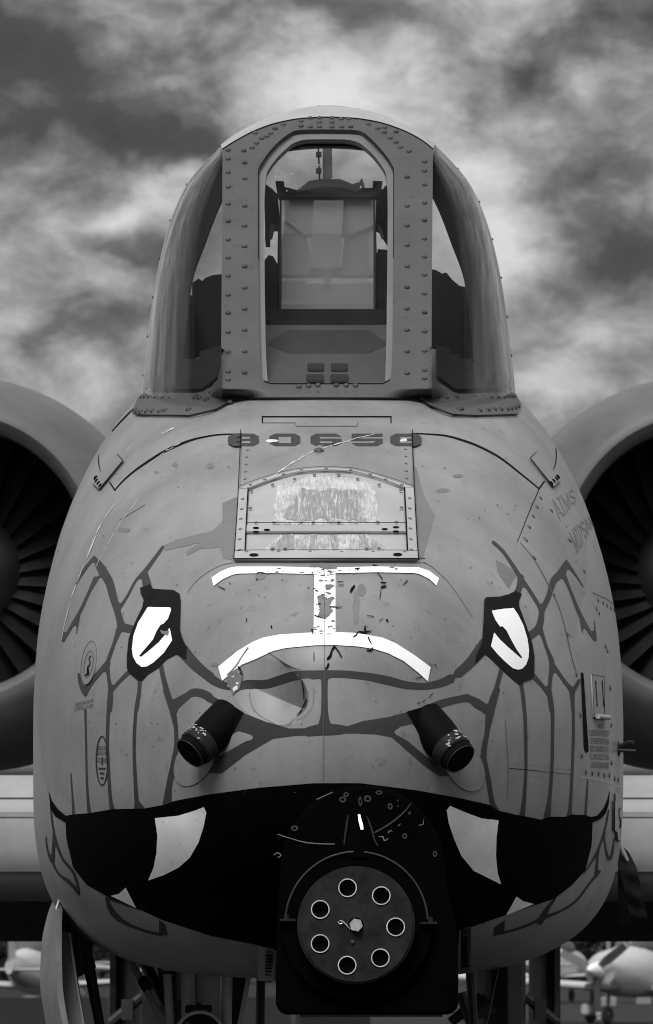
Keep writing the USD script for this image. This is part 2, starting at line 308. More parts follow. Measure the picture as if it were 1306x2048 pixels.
def SWB(p, lift=0.0):
    """the windshield frame plane, running out onto the nose skin at its foot"""
    p = np.asarray(p, float); A, na = SW(p, lift); B, nb = S(p, lift)
    w = np.maximum(np.clip((p[:, 1] - 789) / 8, 0, 1), np.clip((np.abs(p[:, 0] - 654) - 206) / 40, 0, 1) * (p[:, 1] > 700)); w = (w * w * (3 - 2 * w))[:, None]
    B0, _ = S(p, min(lift, .003)); bad = np.isnan(B0).any(1); B0[bad] = A[bad]; B = B0; return A * (1 - w) + B * w, na
def fill(poly, step=9.0):
    """triangles that fill a shapely polygon, with inner points so that it can follow a curved surface"""
    poly = poly.buffer(0)
    out_v, out_f, off = [], [], 0
    for g in getattr(poly, 'geoms', [poly]):
        if g.is_empty or g.area < 0.5 or g.geom_type != 'Polygon': continue
        rings = [g.exterior] + list(g.interiors); pts = []
        bs = min(step * 0.5, max(1.2, math.sqrt(g.area) / 6))
        for r in rings:
            rr = np.array(shapely.segmentize(r, bs).coords)[:-1]; pts.append(rr)
        x0, y0, x1, y1 = g.bounds
        gx, gy = np.meshgrid(np.arange(x0, x1, step), np.arange(y0, y1, step)); gx = gx + (np.arange(gx.shape[0]) % 2)[:, None] * step * 0.5
        q = np.stack([gx.ravel(), gy.ravel()], 1)
        inner = g.buffer(-bs * 0.8)
        if not inner.is_empty and len(q): q = q[shapely.contains_xy(inner, q[:, 0], q[:, 1])]; pts.append(q)
        P = np.vstack(pts)
        if len(P) < 3: continue
        t = Delaunay(P).simplices; c = P[t].mean(1); t = t[shapely.contains_xy(g, c[:, 0], c[:, 1])]
        a = P[t]; cr = (a[:, 1, 0] - a[:, 0, 0]) * (a[:, 2, 1] - a[:, 0, 1]) - (a[:, 1, 1] - a[:, 0, 1]) * (a[:, 2, 0] - a[:, 0, 0])
        t = t[np.abs(cr) > 1e-6]; cr = cr[np.abs(cr) > 1e-6]; t = np.where((cr > 0)[:, None], t[:, ::-1], t)
        out_v.append(P); out_f.append(t + off); off += len(P)
    return (np.vstack(out_v), np.vstack(out_f)) if out_v else (np.zeros((0, 2)), np.zeros((0, 3), int))
def decal(poly, lift=0.001, surf=S, step=9.0, depth=0.0):
    """paint film or sheet-metal plate lying on a surface; depth > 0 gives it edges that go down that far"""
    v, f = fill(poly, step)
    P, nn = surf(v, lift); ok = ~np.isnan(P).any(1); f = f[ok[f].all(1)]
    P = np.nan_to_num(P)
    m = trimesh.Trimesh(P, f, process=False); m.remove_unreferenced_vertices()
    if depth:
        e = np.sort(f[:, [0, 1, 1, 2, 2, 0]].reshape(-1, 2), axis=1); ue, inv_, cnt = np.unique(e, axis=0, return_inverse=True, return_counts=True)
        be = f[:, [0, 1, 1, 2, 2, 0]].reshape(-1, 2)[cnt[inv_.ravel()] == 1]
        Q, _ = surf(v, lift - depth); Q = np.nan_to_num(Q)
        vv_ = np.vstack([P[be[:, 0]], P[be[:, 1]], Q[be[:, 1]], Q[be[:, 0]]]); k = len(be); i = np.arange(k)
        sk = trimesh.Trimesh(vv_, np.vstack([np.stack([i, i + 3 * k, i + 2 * k], 1), np.stack([i, i + 2 * k, i + k], 1)]), process=False)
        m = cat([m, sk])
    return m
def stroke(pts, widths, r=0):
    """a brush line of changing width"""
    w = np.atleast_1d(np.asarray(widths, float)); w = np.interp(np.linspace(0, 1, len(pts)), np.linspace(0, 1, len(w)), w) if len(w) > 1 else np.full(len(pts), w[0])
    # resample with a smooth curve
    p = np.asarray(pts, float); t = np.concatenate([[0], np.cumsum(np.linalg.norm(np.diff(p, axis=0), axis=1))])
    if len(p) > 2:
        k = np.linspace(0, t[-1], max(8, int(t[-1] / 6))); px_, py_, ww = PchipInterpolator(t, p[:, 0])(k), PchipInterpolator(t, p[:, 1])(k), PchipInterpolator(t, w)(k)
    else: px_, py_, ww = p[:, 0], p[:, 1], w
    cs = [Point(x, y).buffer(max(q, .6) / 2, 6) for x, y, q in zip(px_, py_, ww)]
    return unary_union([unary_union([a, b]).convex_hull for a, b in zip(cs[:-1], cs[1:])])
def wsc(f, s): return lambda pts, w: stroke(f(pts), np.asarray(w, float) / s)
def poly(pts): return Polygon(pts).buffer(0)
def resample2(P, n):
    P = np.asarray(P, float); t = np.concatenate([[0], np.cumsum(np.linalg.norm(np.diff(P, axis=0), axis=1))]); k = np.linspace(0, t[-1], n)
    return np.stack([PchipInterpolator(t, P[:, 0])(k), PchipInterpolator(t, P[:, 1])(k)], 1)
def web(shapes, r): return unary_union(shapes).buffer(r).buffer(-r).buffer(-0.2).buffer(0.2)
def rough_edge(pg, amp, seed, step=3.0):
    def rr(r):
        c = np.array(shapely.segmentize(r, step).coords)[:-1]; q = np.hstack([c / 9.0, np.zeros((len(c), 1))])
        return c + (np.stack([meshkit.fbm(q, 3, seed), meshkit.fbm(q + 50, 3, seed + 9)], 1) - 0.5) * 2 * amp
    pg = pg.buffer(0); out = []
    for g in getattr(pg, 'geoms', [pg]): out.append(Polygon(rr(g.exterior)).buffer(0))
    return unary_union(out)
def chaikin(pts, n=2):
    p = np.asarray(pts, float)
    for _ in range(n): q = np.roll(p, -1, 0); p = np.stack([.75 * p + .25 * q, .25 * p + .75 * q], 1).reshape(-1, 2)
    return [tuple(a) for a in p]
def smooth_poly(pts, r=3): return poly(pts).buffer(-r).buffer(2 * r).buffer(-r)
def text_on(text, corners, surf, lift, bold=False):
    """lettering laid on a surface: corners are the photo pixels of its box (top left, top right, bottom right, bottom left)"""
    m = meshkit.text_mesh(text, 1.0, 0.01, bold); v, f = np.array(m.vertices), np.array(m.faces); top = v[f][:, :, 2].min(1) > 0.005; f = f[top]
    m = trimesh.Trimesh(v, f, process=False); m.remove_unreferenced_vertices(); v = np.array(m.vertices)[:, :2]; f = np.array(m.faces)
    lo, hi = v.min(0), v.max(0); a, b = ((v - lo) / (hi - lo)).T; b = 1 - b; c = np.asarray(corners, float)
    p = (1 - a)[:, None] * (1 - b)[:, None] * c[0] + a[:, None] * (1 - b)[:, None] * c[1] + a[:, None] * b[:, None] * c[2] + (1 - a)[:, None] * b[:, None] * c[3]
    P, _ = surf(p, lift); return trimesh.Trimesh(np.nan_to_num(P), f[:, ::-1], process=False)

# ================================================================== SETTING
gr = 3000.0
gv, gf = [], []
gx = np.concatenate([[-gr, -600, -150], np.linspace(-60, 60, 41), [150, 600, gr]]); gy = np.concatenate([[-gr, -200], np.linspace(-20, 220, 61), [500, gr]])
A_, B_ = np.meshgrid(gx, gy, indexing='ij'); g_ = loft(np.stack([A_, B_, np.zeros_like(A_)], -1))
p = part('/World', 'ground', g_, 'asphalt', False); tag(stage.GetPrimAtPath(p), kind='structure')

# ================================================================== THE AIRCRAFT
AC = thing('attack_jet', 'grey twin-engine attack jet with a fanged serpent face painted on its nose, seen head on', 'aircraft')
rear_y = np.array([2.6, 2.9, 3.5, 4.5, 6, 8, 10, 11.5, 13, 14.3, 15.5])
ry_, rt_ = np.meshgrid(rear_y, TH, indexing='ij')
rear = section(ry_, rt_)
nose_mesh = loft(np.concatenate([G, rear[1:]], 0), closed=True, cap=True)
if nose_mesh.volume < 0: nose_mesh.invert()
FUS = part(AC, 'fuselage', nose_mesh, 'aircraft_grey', 50)
def mark(name, pg, mat, lift=0.001, label=None, surf=S, depth=0.0, step=9.0, parent=None, smooth=True):
    if name in ('paint_chip', 'bare_patch', 'overpaint') and hasattr(pg, 'geoms'):
        for g_ in pg.geoms:
            if g_.area > 1.5: part(parent or FUS, name, decal(g_, lift, surf, step, depth), mat, True, label)
        return
    return part(parent or FUS, name, decal(pg, lift, surf, step, depth), mat, 40 if depth else True, label)

# --- mouth and teeth
mouth = poly(L2([(1306, 800), (1040, 850), (960, 880), (800, 910), (560, 915), (380, 945), (260, 955), (200, 965), (140, 915), (92, 845), (70, 775), (84, 910), (120, 970), (200, 1020), (205, 1130), (230, 1260)])
             + BL([(275, 180), (295, 270), (350, 340), (440, 392), (550, 432), (650, 480), (850, 545), (1030, 580), (1110, 604)]) + [(556, 1985), (910, 1985)]
             + BR([(535, 515), (580, 505), (715, 458), (840, 416), (910, 393), (980, 340), (1035, 280), (1060, 180), (1064, 92)])
             + R2([(1017, 1018), (1080, 990), (1120, 940), (1140, 870), (1150, 765), (1130, 840), (1100, 910), (1050, 965), (1000, 975), (960, 960), (860, 955), (800, 975), (680, 972), (620, 995), (500, 970), (450, 962), (290, 925), (220, 880), (0, 830)])
             + [(830, 1580), (720, 1566), (630, 1566), (520, 1575)])
mark('painted_mouth', mouth, 'mouth_black', 0.0010, 'black painted open mouth')
mark('painted_fang', smooth_poly(BL([(625, 72), (720, 62), (790, 40), (822, 27), (832, 50), (820, 110), (800, 170), (765, 230), (720, 270), (660, 300), (597, 322), (620, 270), (632, 210), (635, 140)]), 1), 'fang_white', 0.0018, 'white fang left of the gun')
mark('painted_fang', smooth_poly(BR([(482, 40), (495, 22), (560, 50), (620, 72), (688, 80), (680, 150), (678, 220), (685, 290), (700, 335), (650, 310), (590, 280), (540, 220), (510, 150), (490, 90)]), 1), 'fang_white', 0.0018, 'white fang right of the gun')
mark('painted_tooth', poly(BL([(447, 383), (480, 375), (508, 350), (550, 432)])), 'fang_white', 0.0018)
mark('painted_tooth', poly(BR([(718, 457), (760, 382), (785, 400), (830, 412)])), 'fang_white', 0.0018)

# --- scale outlines
s1, s2, s3 = wsc(L1, 3.841), wsc(R1, 3.841), wsc(L2, 3.841); s4 = wsc(R2, 3.841); sM1, sM2 = wsc(M1, 5.023), wsc(M2, 4.837); sLB, sRB = wsc(LB, 2.177), wsc(RB, 1.991)
left = [s1([(420, 135), (350, 220), (275, 345)], [24, 24, 6]), s1([(420, 130), (480, 235), (535, 330), (565, 440), (600, 560), (630, 670)], [8, 70, 65, 60, 50, 66]), s1([(430, 300), (370, 420), (320, 530), (280, 600), (180, 770)], [40, 22, 24, 24, 22]),
        s1([(305, 560), (282, 715)], [18, 6]), s1([(178, 775), (175, 690)], [18, 6]), s1([(945, 55), (870, 160), (810, 240), (740, 310), (680, 420), (610, 530), (590, 560)], [22, 28, 34, 18, 20, 24, 34]),
        s1([(805, 260), (820, 330), (830, 390)], [50, 66, 70]), s1([(630, 670), (720, 690)], [66, 60]), s1([(610, 690), (570, 800), (535, 900), (520, 960), (530, 1060), (545, 1180), (540, 1306)], [46, 26, 28, 32, 26, 34, 28]),
        s1([(520, 950), (440, 1040), (370, 1130), (350, 1185)], [44, 36, 40, 24]), s1([(350, 1185), (315, 1110), (300, 1030)], [30, 28, 18]), s1([(545, 1165), (610, 1090), (690, 1010)], [24, 26, 34]),
        s1([(770, 1060), (760, 1200), (745, 1306)], [34, 26, 24]), s1([(930, 960), (960, 1100), (1000, 1230), (1030, 1306)], [34, 40, 44, 60]), s1([(1030, 1290), (1110, 1220), (1190, 1165), (1306, 1200)], [60, 50, 50, 46]),
        s3([(540, 0), (525, 200), (520, 400), (530, 650), (545, 850), (560, 930)], [28, 26, 24, 24, 26, 44]), s3([(765, 0), (735, 200), (725, 450), (735, 700), (745, 850), (765, 915)], [24, 24, 24, 28, 34, 80]),
        s3([(965, 0), (1000, 90), (1030, 200), (1048, 320), (1050, 420), (1035, 560), (1000, 700), (980, 870)], [36, 50, 44, 30, 34, 56, 44, 70]), s3([(350, 155), (355, 400), (362, 700), (380, 950)], [18, 14, 16, 26]), s3([(238, 640), (250, 800), (260, 955)], [8, 12, 22]),
        s3([(1020, 110), (1100, 60), (1190, 25), (1306, 70)], [50, 46, 46, 50]), s3([(1050, 590), (1090, 585)], [40, 30])]
left += [sLB([(650, 560), (700, 530), (745, 508), (820, 545), (870, 580)], [24, 24, 22, 30, 34])]
right = [s2([(255, 20), (330, 90), (400, 190), (450, 270), (520, 370), (590, 480), (625, 545)], [26, 26, 28, 34, 28, 28, 34]), s2([(465, 290), (455, 360), (435, 410)], [50, 46, 50]), s2([(625, 545), (680, 430), (720, 310), (780, 250), (815, 158)], [46, 40, 52, 62, 14]),
         s2([(820, 180), (880, 260), (945, 360)], [30, 16, 6]), s2([(800, 280), (850, 400), (910, 550), (1030, 760)], [34, 20, 28, 20]), s2([(922, 580), (938, 710)], [18, 6]), s2([(1040, 768), (1030, 620)], [18, 4]), s2([(625, 545), (612, 650), (540, 735)], [40, 52, 62]),
         s2([(618, 690), (660, 820), (705, 960), (690, 1080), (685, 1180), (700, 1306)], [34, 24, 40, 28, 28, 26]), s2([(710, 960), (790, 1070), (860, 1180), (865, 1306)], [34, 26, 34, 18]), s2([(860, 1175), (915, 1080)], [34, 26]),
         s2([(560, 1045), (630, 1120), (690, 1200)], [40, 28, 30]), s2([(468, 1100), (480, 1200), (490, 1306)], [34, 24, 24]), s2([(315, 1000), (280, 1130), (235, 1290)], [34, 34, 60]), s2([(-60, 1240), (0, 1218), (50, 1205), (130, 1270), (235, 1310)], [44, 46, 44, 46, 56]),
         s4([(690, 20), (710, 200), (708, 500), (690, 800), (668, 975)], [28, 26, 22, 26, 52]), s4([(478, 0), (500, 250), (505, 550), (490, 850), (475, 970)], [24, 26, 22, 28, 46]), s4([(865, 0), (870, 300), (862, 600), (845, 900), (838, 975)], [20, 20, 20, 24, 44]), s4([(980, 690), (962, 975)], [8, 20]),
         s4([(280, 0), (230, 170), (205, 330), (180, 500), (215, 680), (245, 860), (262, 930)], [50, 62, 36, 44, 36, 36, 70]), s4([(90, 530), (180, 530)], [44, 44]), sRB([(420, 530), (480, 507), (560, 492), (640, 535)], [34, 30, 26, 34])]
lipR = poly(RB([(0, 592), (90, 602), (150, 582), (250, 566), (330, 545), (420, 518), (480, 600), (480, 760), (500, 800), (455, 800), (400, 762), (330, 702), (265, 645), (200, 633), (120, 630), (0, 632)])).difference(smooth_poly(RB([(272, 622), (300, 602), (345, 592), (362, 605), (400, 660), (440, 720), (475, 770), (400, 722), (330, 662), (280, 634)]), 2))
lipL = poly(LB([(1320, 640), (1280, 655), (1250, 667), (1150, 668), (1050, 640), (950, 600), (870, 545), (740, 640), (790, 862), (858, 862), (960, 782), (1080, 712), (1170, 700), (1320, 694)])).difference(smooth_poly(LB([(905, 690), (930, 678), (985, 694), (1002, 712), (960, 725), (880, 770), (790, 830), (850, 760)]), 2))
centre = [sM1([(-60, 1035), (0, 1085), (110, 1190), (250, 1262), (360, 1280), (480, 1250), (640, 1248), (800, 1205), (950, 1160), (1100, 1148), (1306, 1148)], [80, 86, 90, 72, 60, 90, 84, 90, 86, 76, 78]), sM2([(-20, 1112), (200, 1102), (450, 1120), (700, 1165), (900, 1212), (1050, 1222), (1180, 1200), (1306, 1150)], [84, 70, 72, 82, 70, 64, 72, 86]),
          s2([(-10, 1020), (60, 960), (130, 880), (190, 800)], [72, 76, 90, 96]), s1([(1100, 850), (1200, 965), (1306, 1050)], [96, 84, 74]), sM2([(92, 1120), (92, 1300), (92, 1450), (92, 1620)], [66, 60, 66, 130]), lipR, lipL, sM2([(-60, 1660), (92, 1640), (250, 1640)], [90, 110, 90])]
left_shape, right_shape, centre_shape = web(left, 4), web(right, 4), web(centre, 5)
mark('painted_scale_line', centre_shape, 'line_grey', 0.0008, 'dark upper lip line across the nose')
mark('painted_scale_line', left_shape.difference(centre_shape), 'line_grey', 0.0008, 'scale outlines around the left eye')
mark('painted_scale_line', right_shape.difference(centre_shape), 'line_grey', 0.0008, 'scale outlines around the right eye')
sBL, sBR = wsc(BL, 2.009), wsc(BR, 1.991)
mark('painted_jaw_line', web([sBL([(205, 10), (216, 120), (250, 230), (300, 300), (318, 380)], [6, 8, 10, 10, 6]), sBL([(186, 150), (196, 215), (210, 245), (216, 120)], [5, 8, 14, 5]), sBL([(212, 235), (240, 300), (275, 325), (315, 378)], [7, 8, 14, 7]), sBL([(428, 392), (462, 462), (545, 512), (650, 540)], [8, 22, 10, 12]), poly(BL([(640, 482), (664, 500), (672, 544), (640, 534)])), sBL([(440, 398), (560, 438)], [8, 8])], 2), 'jaw_line', 0.0009)
mark('painted_jaw_line', web([poly(BR([(674, 508), (716, 478), (712, 528), (672, 541)])), sBR([(700, 530), (800, 500), (870, 468), (940, 440), (1000, 400), (1050, 335), (1090, 285)], [8, 9, 14, 8, 8, 8, 14]), sBR([(915, 392), (885, 432), (856, 484)], [8, 16, 24]), sBR([(1030, 290), (1075, 220), (1110, 130), (1128, 40)], [5, 7, 7, 5]), sBR([(1080, 300), (1085, 225), (1115, 130)], [14, 8, 5]), sBR([(1112, 140), (1118, 200), (1130, 235), (1150, 150)], [5, 7, 12, 4])], 2), 'jaw_line', 0.0009)

# --- eyes
eyeL = smooth_poly(L1([(772, 370), (850, 342), (872, 378), (1030, 388), (1075, 415), (1086, 470), (1080, 690), (1095, 750), (1132, 830), (1126, 922), (1050, 880), (975, 920), (910, 985), (830, 1035), (790, 1080), (755, 1080), (690, 1025), (672, 985), (672, 900), (685, 760), (720, 670), (750, 600), (790, 520), (800, 465), (778, 415)]), 1.5)
eyeR = smooth_poly(R1([(183, 458), (200, 443), (300, 438), (370, 420), (420, 395), (472, 415), (450, 470), (450, 510), (490, 620), (530, 730), (552, 800), (568, 900), (565, 1040), (540, 1075), (480, 1095), (460, 1117), (400, 1070), (300, 980), (230, 910), (192, 880), (112, 957), (120, 890), (165, 790), (178, 600)]), 1.5)
mark('painted_eye_surround', eyeL, 'eye_black', 0.0016); mark('painted_eye_surround', eyeR, 'eye_black', 0.0016)
mark('painted_eye', smooth_poly(L1([(835, 520), (1005, 522), (1015, 540), (990, 610), (955, 650), (935, 655), (905, 700), (875, 770), (770, 893), (785, 902), (850, 850), (920, 790), (975, 725), (1003, 678), (1023, 775), (960, 870), (880, 945), (830, 975), (790, 980), (750, 950), (722, 900), (713, 840), (725, 740), (760, 640)]), .5), 'eye_white', 0.0024, 'white slit-pupil eye on the left')
mark('painted_eye', smooth_poly(R1([(238, 548), (320, 535), (405, 527), (440, 580), (480, 660), (510, 760), (523, 850), (518, 910), (500, 960), (470, 992), (440, 1000), (400, 990), (340, 940), (280, 880), (230, 820), (255, 715), (300, 770), (370, 835), (460, 912), (472, 908), (430, 850), (390, 780), (350, 700), (320, 668), (300, 670), (265, 620), (240, 560)]), .5), 'eye_white', 0.0024, 'white slit-pupil eye on the right')
mark('paint_chip', rough_edge(poly(L1([(932, 698), (960, 705), (1000, 700), (995, 738), (960, 730), (940, 722)])), 1.2, 3), 'ghost_grey', 0.003)

# --- white I shape on the nose
brow = unary_union([poly(M1([(120, 185), (200, 130), (290, 90), (370, 75), (800, 76), (1180, 85)]) + M2([(215, 80), (600, 72), (1000, 80), (1100, 112), (1195, 185), (1170, 255), (1100, 190), (1000, 142), (950, 135), (600, 127), (195, 137)]) + M1([(1150, 150), (700, 140), (400, 145), (330, 157), (230, 203), (142, 268)])),
                    poly(M2([(-6, 90), (197, 90), (197, 760), (-12, 760)])),
                    poly(M1([(190, 1075), (380, 920), (530, 830), (640, 785), (800, 755), (1140, 735)]) + M2([(200, 705), (380, 712), (500, 730), (650, 757), (780, 812), (950, 920), (1112, 1040), (1085, 1177), (1000, 1098), (850, 980), (700, 905), (560, 863), (400, 840), (200, 828), (0, 830)]) + M1([(1000, 876), (870, 888), (740, 918), (560, 1000), (430, 1052), (230, 1217)]))])
bare = [rough_edge(poly(M2([(28, 350), (80, 340), (110, 388), (168, 360), (192, 380), (145, 450), (172, 510), (100, 582), (18, 566), (50, 500), (28, 430)])), 2.2, 4, 1.5),
        rough_edge(poly(M2([(-40, 40), (60, 30), (210, 60), (215, 100), (120, 105), (40, 80), (-60, 85)])), 1.5, 8, 2), rough_edge(poly(M2([(100, 250), (190, 245), (185, 262), (140, 300), (105, 300)])), 1.5, 15, 1.5)]
rngc = np.random.default_rng(3); flakes = []
for i in range(46):
    cx, cy = M2([(rngc.uniform(-10, 190), rngc.choice([rngc.uniform(90, 340), rngc.uniform(90, 640), rngc.uniform(560, 800)]))])[0]
    if rngc.random() < .3: cx, cy = rngc.uniform(500, 800), rngc.uniform(1136, 1150)
    a, b = rngc.uniform(1.2, 6), rngc.uniform(.8, 2.2); flakes.append(rough_edge(shapely.affinity.scale(Point(cx, cy).buffer(1, 8), a, b), 1.2, 20 + i, 1.0))
cracks = [wsc(M2, 4.837)(p_, w_) for p_, w_ in [([(150, 465), (200, 466), (265, 460)], [12, 12, 4]), ([(480, 650), (485, 710), (420, 700), (400, 735), (370, 752)], [14, 22, 10, 14, 12]), ([(440, 712), (500, 700), (545, 688)], [14, 14, 4]), ([(513, 760), (525, 790), (540, 815)], [16, 12, 8]), ([(500, 878), (530, 882), (550, 855)], [14, 18, 14]),
    ([(185, 845), (165, 880), (150, 930), (125, 960)], [20, 18, 22, 20]), ([(200, 850), (255, 940)], [14, 14]), ([(130, 1010), (120, 1035), (105, 1055)], [20, 16, 14]), ([(380, 260), (350, 305), (340, 320)], [20, 22, 8]), ([(640, 225), (680, 230)], [14, 10]), ([(640, 275), (665, 265), (685, 268)], [16, 22, 8]), ([(635, 300), (625, 385)], [8, 6]), ([(600, 130), (650, 195)], [8, 10]),
    ([(220, 222), (270, 222)], [9, 7]), ([(225, 252), (275, 252)], [9, 7]), ([(890, 210), (845, 252)], [12, 4]), ([(560, 555), (500, 548)], [8, 5]), ([(690, 590), (700, 600)], [20, 12]), ([(620, 592), (650, 578)], [8, 5]), ([(1090, 1000), (1125, 1028)], [5, 5]), ([(1145, 1010), (1165, 1025)], [8, 8]), ([(970, 1150), (1020, 1140)], [8, 10]), ([(990, 1385), (1010, 1390)], [12, 8]), ([(1030, 1375), (1060, 1355)], [8, 8]), ([(1090, 1335), (1130, 1295)], [7, 7]),
    ([(10, 440), (50, 430)], [6, 10]), ([(5, 545), (60, 570)], [14, 9]), ([(150, 205), (190, 200)], [8, 4]), ([(115, 160), (185, 152)], [7, 4]), ([(125, 128), (190, 124)], [6, 4]), ([(390, 95), (430, 90), (410, 105)], [12, 8, 14]), ([(560, 60), (610, 66)], [14, 5]), ([(60, 340), (100, 350), (112, 388)], [5, 7, 5]), ([(85, 95), (95, 170), (105, 185)], [8, 6, 5])]]
cracks += [wsc(M1, 5.023)(p_, w_) for p_, w_ in [([(475, 600), (470, 630)], [10, 6]), ([(722, 675), (722, 690)], [16, 10]), ([(1115, 712), (1135, 712), (1130, 750)], [9, 10, 8]), ([(1145, 930), (1147, 1010)], [7, 8]), ([(300, 240), (312, 246)], [8, 8]), ([(180, 265), (250, 305)], [4, 10]), ([(395, 1075), (410, 1110), (425, 1165)], [14, 26, 16]), ([(575, 145), (610, 135), (650, 142)], [5, 8, 5]), ([(570, 205), (580, 208)], [12, 10]), ([(1085, 285), (1100, 285)], [10, 6]), ([(1140, 295), (1170, 300)], [7, 6])]]
brow = brow.difference(unary_union(bare)).difference(unary_union(flakes))
mark('painted_stripe', brow, 'stripe_white', 0.0020, 'chipped white I shape on the nose')
mark('bare_patch', unary_union(bare), 'chip_grey', 0.0012)
mark('paint_chip', unary_union([rough_edge(c_, 1.1, 400 + i, 1.2) for i, c_ in enumerate(cracks)]), 'chip_black', 0.0026, step=4)
mark('paint_chip', unary_union([f_ for i, f_ in enumerate(flakes) if i % 3]), 'chip_grey', 0.0013, step=4)
worn = rough_edge(poly(M1([(290, 1160), (340, 1110), (400, 1095), (440, 1170), (420, 1240), (395, 1310), (340, 1355), (300, 1280), (285, 1220)])), 2, 33, 2)
mark('worn_patch', worn, 'chip_grey', 0.0026); mark('paint_chip', unary_union([rough_edge(poly(M1(q)), 1.3, 40 + i, 1.2) for i, q in enumerate([[(340, 1290), (380, 1265), (385, 1300), (345, 1330)], [(320, 1175), (360, 1160), (345, 1185)], [(360, 1230), (400, 1240), (380, 1260)], [(385, 1115), (400, 1120), (398, 1145)], [(290, 1240), (305, 1280), (295, 1275)]])]), 'scratch_white', 0.0034, step=3)

# --- overpainted older marks
ghosts = [poly(PP([(235, 135), (290, 145), (480, 215), (590, 200), (650, 165), (780, 210), (970, 243), (978, 205), (910, 140), (945, 135), (1062, 215), (1030, 260), (1168, 300), (1168, 385), (930, 300), (950, 265), (700, 217), (600, 232), (560, 268), (470, 278), (290, 267), (440, 235), (330, 190)])),
          poly([(445, 1006), (474, 995), (470, 1122), (447, 1118), (440, 1095), (400, 1098), (375, 1112), (372, 1104), (400, 1086), (330, 1102), (326, 1093), (352, 1080), (425, 1062), (445, 1045)]), poly(PP([(1175, 250), (1195, 250), (1232, 400), (1306, 540), (1232, 800), (1203, 800), (1195, 560)])), poly(UR([(680, 735), (740, 770), (760, 800), (730, 850), (690, 790)]))]
for g_ in ghosts: mark('overpaint', rough_edge(g_, 1.2, 61), 'ghost_grey', 0.0006)
mark('overpaint', unary_union([rough_edge(shapely.affinity.scale(Point(x, y).buffer(1), a, b), 2, 70 + i) for i, (x, y, a, b) in enumerate([(520, 1152, 10, 7), (712, 1215, 7, 34), (724, 1180, 9, 12), (915, 952, 10, 3), (886, 981, 12, 4), (420, 932, 7, 5), (248, 1060, 12, 4), (350, 930, 6, 4), (312, 945, 4, 3), (430, 1330, 8, 4)])]), 'ghost_grey', 0.0007)

rsp = np.random.default_rng(17); sp_ = []
for i in range(170):
    x, y = rsp.uniform(110, 1200), rsp.uniform(900, 1590)
    sp_.append(rough_edge(shapely.affinity.rotate(shapely.affinity.scale(Point(x, y).buffer(1, 6), rsp.uniform(.6, 2.2), rsp.uniform(.5, 1.2)), rsp.uniform(0, 180)), .5, 500 + i, 1))
part(FUS, 'dirt_specks', decal(unary_union(sp_), .0011, S, 4), 'seam_grey', True, kind='stuff')
rsp = np.random.default_rng(19); rw_ = [(420 + 26 * k, 565 + 3 * k) for k in range(17)] + [(420 + 26 * k, 655 + 2 * k) for k in range(17)]
part(FUS, 'rivet_row', decal(unary_union([Point(x, y).buffer(.9, 5) for x, y in R2(rw_)] + [Point(256 + .55 * k * 9, 1400 + k * 9).buffer(.7, 5) for k in range(0)]), .0012, S, 3), 'seam_grey', True, kind='stuff')
# --- serial number and other lettering
def digit(ch, x, w, y0, y1):
    t, v, c = 0.30 * w, 0.24 * (y1 - y0), 0.18 * w; seg = {'8': 'abcdefg', '0': 'abcdef', '6': 'acdefg', '5': 'acdfg'}[ch]; x1, ym = x + w, (y0 + y1) / 2
    outer = Polygon([(x + c, y0), (x1 - c, y0), (x1, y0 + v), (x1, y1 - v), (x1 - c, y1), (x + c, y1), (x, y1 - v), (x, y0 + v)])
    if ch == '5': outer = Polygon([(x, y0), (x1, y0), (x1, y0 + v), (x1, y1 - v), (x1 - c, y1), (x + c, y1), (x, y1 - v)])
    hole = []
    if ch == '0': hole = [sbox(x + t, y0 + v, x1 - t, y1 - v)]
    else: hole = [sbox(x + t, y0 + v, x1 - t if ch not in '5' else x1 + 1, ym - v * .4), sbox(x + t if ch != '5' else x - 1, ym + v * .4, x1 - t, y1 - v)]
    if ch == '6': hole[0] = sbox(x + t, y0 + v, x1 + 1, ym - v * .4)
    return outer.difference(unary_union(hole))
num = unary_union([digit(ch, x, 62, 871, 896) for ch, x in zip('80658', (457, 539, 621, 703, 780))])
wornnum = unary_union([rough_edge(shapely.affinity.scale(Point(x, y).buffer(1), a * .55, b * .6), 1.5, 90 + i) for i, (x, y, a, b) in enumerate([(497, 888, 10, 4), (545, 886, 22, 5), (808, 886, 7, 5), (690, 893, 18, 3), (520, 880, 8, 3), (745, 886, 10, 3), (640, 894, 14, 2)])])
mark('serial_number', num.difference(wornnum), 'line_grey', 0.0042, 'faded dark serial number 80658', step=5)
mark('paint_chip', wornnum.intersection(sbox(525, 878, 566, 890)).union(rough_edge(poly(PP([(1095, 102), (1112, 92), (1135, 95), (1138, 108), (1104, 114)])), 1, 97)), 'scratch_white', 0.0046, step=4)
part(FUS, 'stencil_lettering', cat([text_on('WINDSHIELD WASH SOLUTION', L2([(272, 100), (412, 68), (410, 92), (272, 130)]), S, 0.001), text_on('60% METHANOL  40% WATER', L2([(270, 135), (412, 105), (410, 130), (268, 165)]), S, 0.001)]), 'line_grey', False, 'fluid placard below the filler cap')
ring_o = lambda c, a, b, w: shapely.affinity.scale(Point(*c).buffer(1, 32), a, b).difference(shapely.affinity.scale(Point(*c).buffer(1, 32), a - w, b - w))
mark('ground_placard', unary_union([ring_o((204.8, 1521.5), 12.8, 50, 2.6)] + [sbox(204.8 - a, y - 1.8, 204.8 + a, y + 1.8) for a, y in ((7, 1537), (4.4, 1546.5), (3.2, 1556))] + [sbox(203.6, 1514, 206.2, 1530)]), 'jaw_line', 0.0010, 'oval grounding placard', step=4)
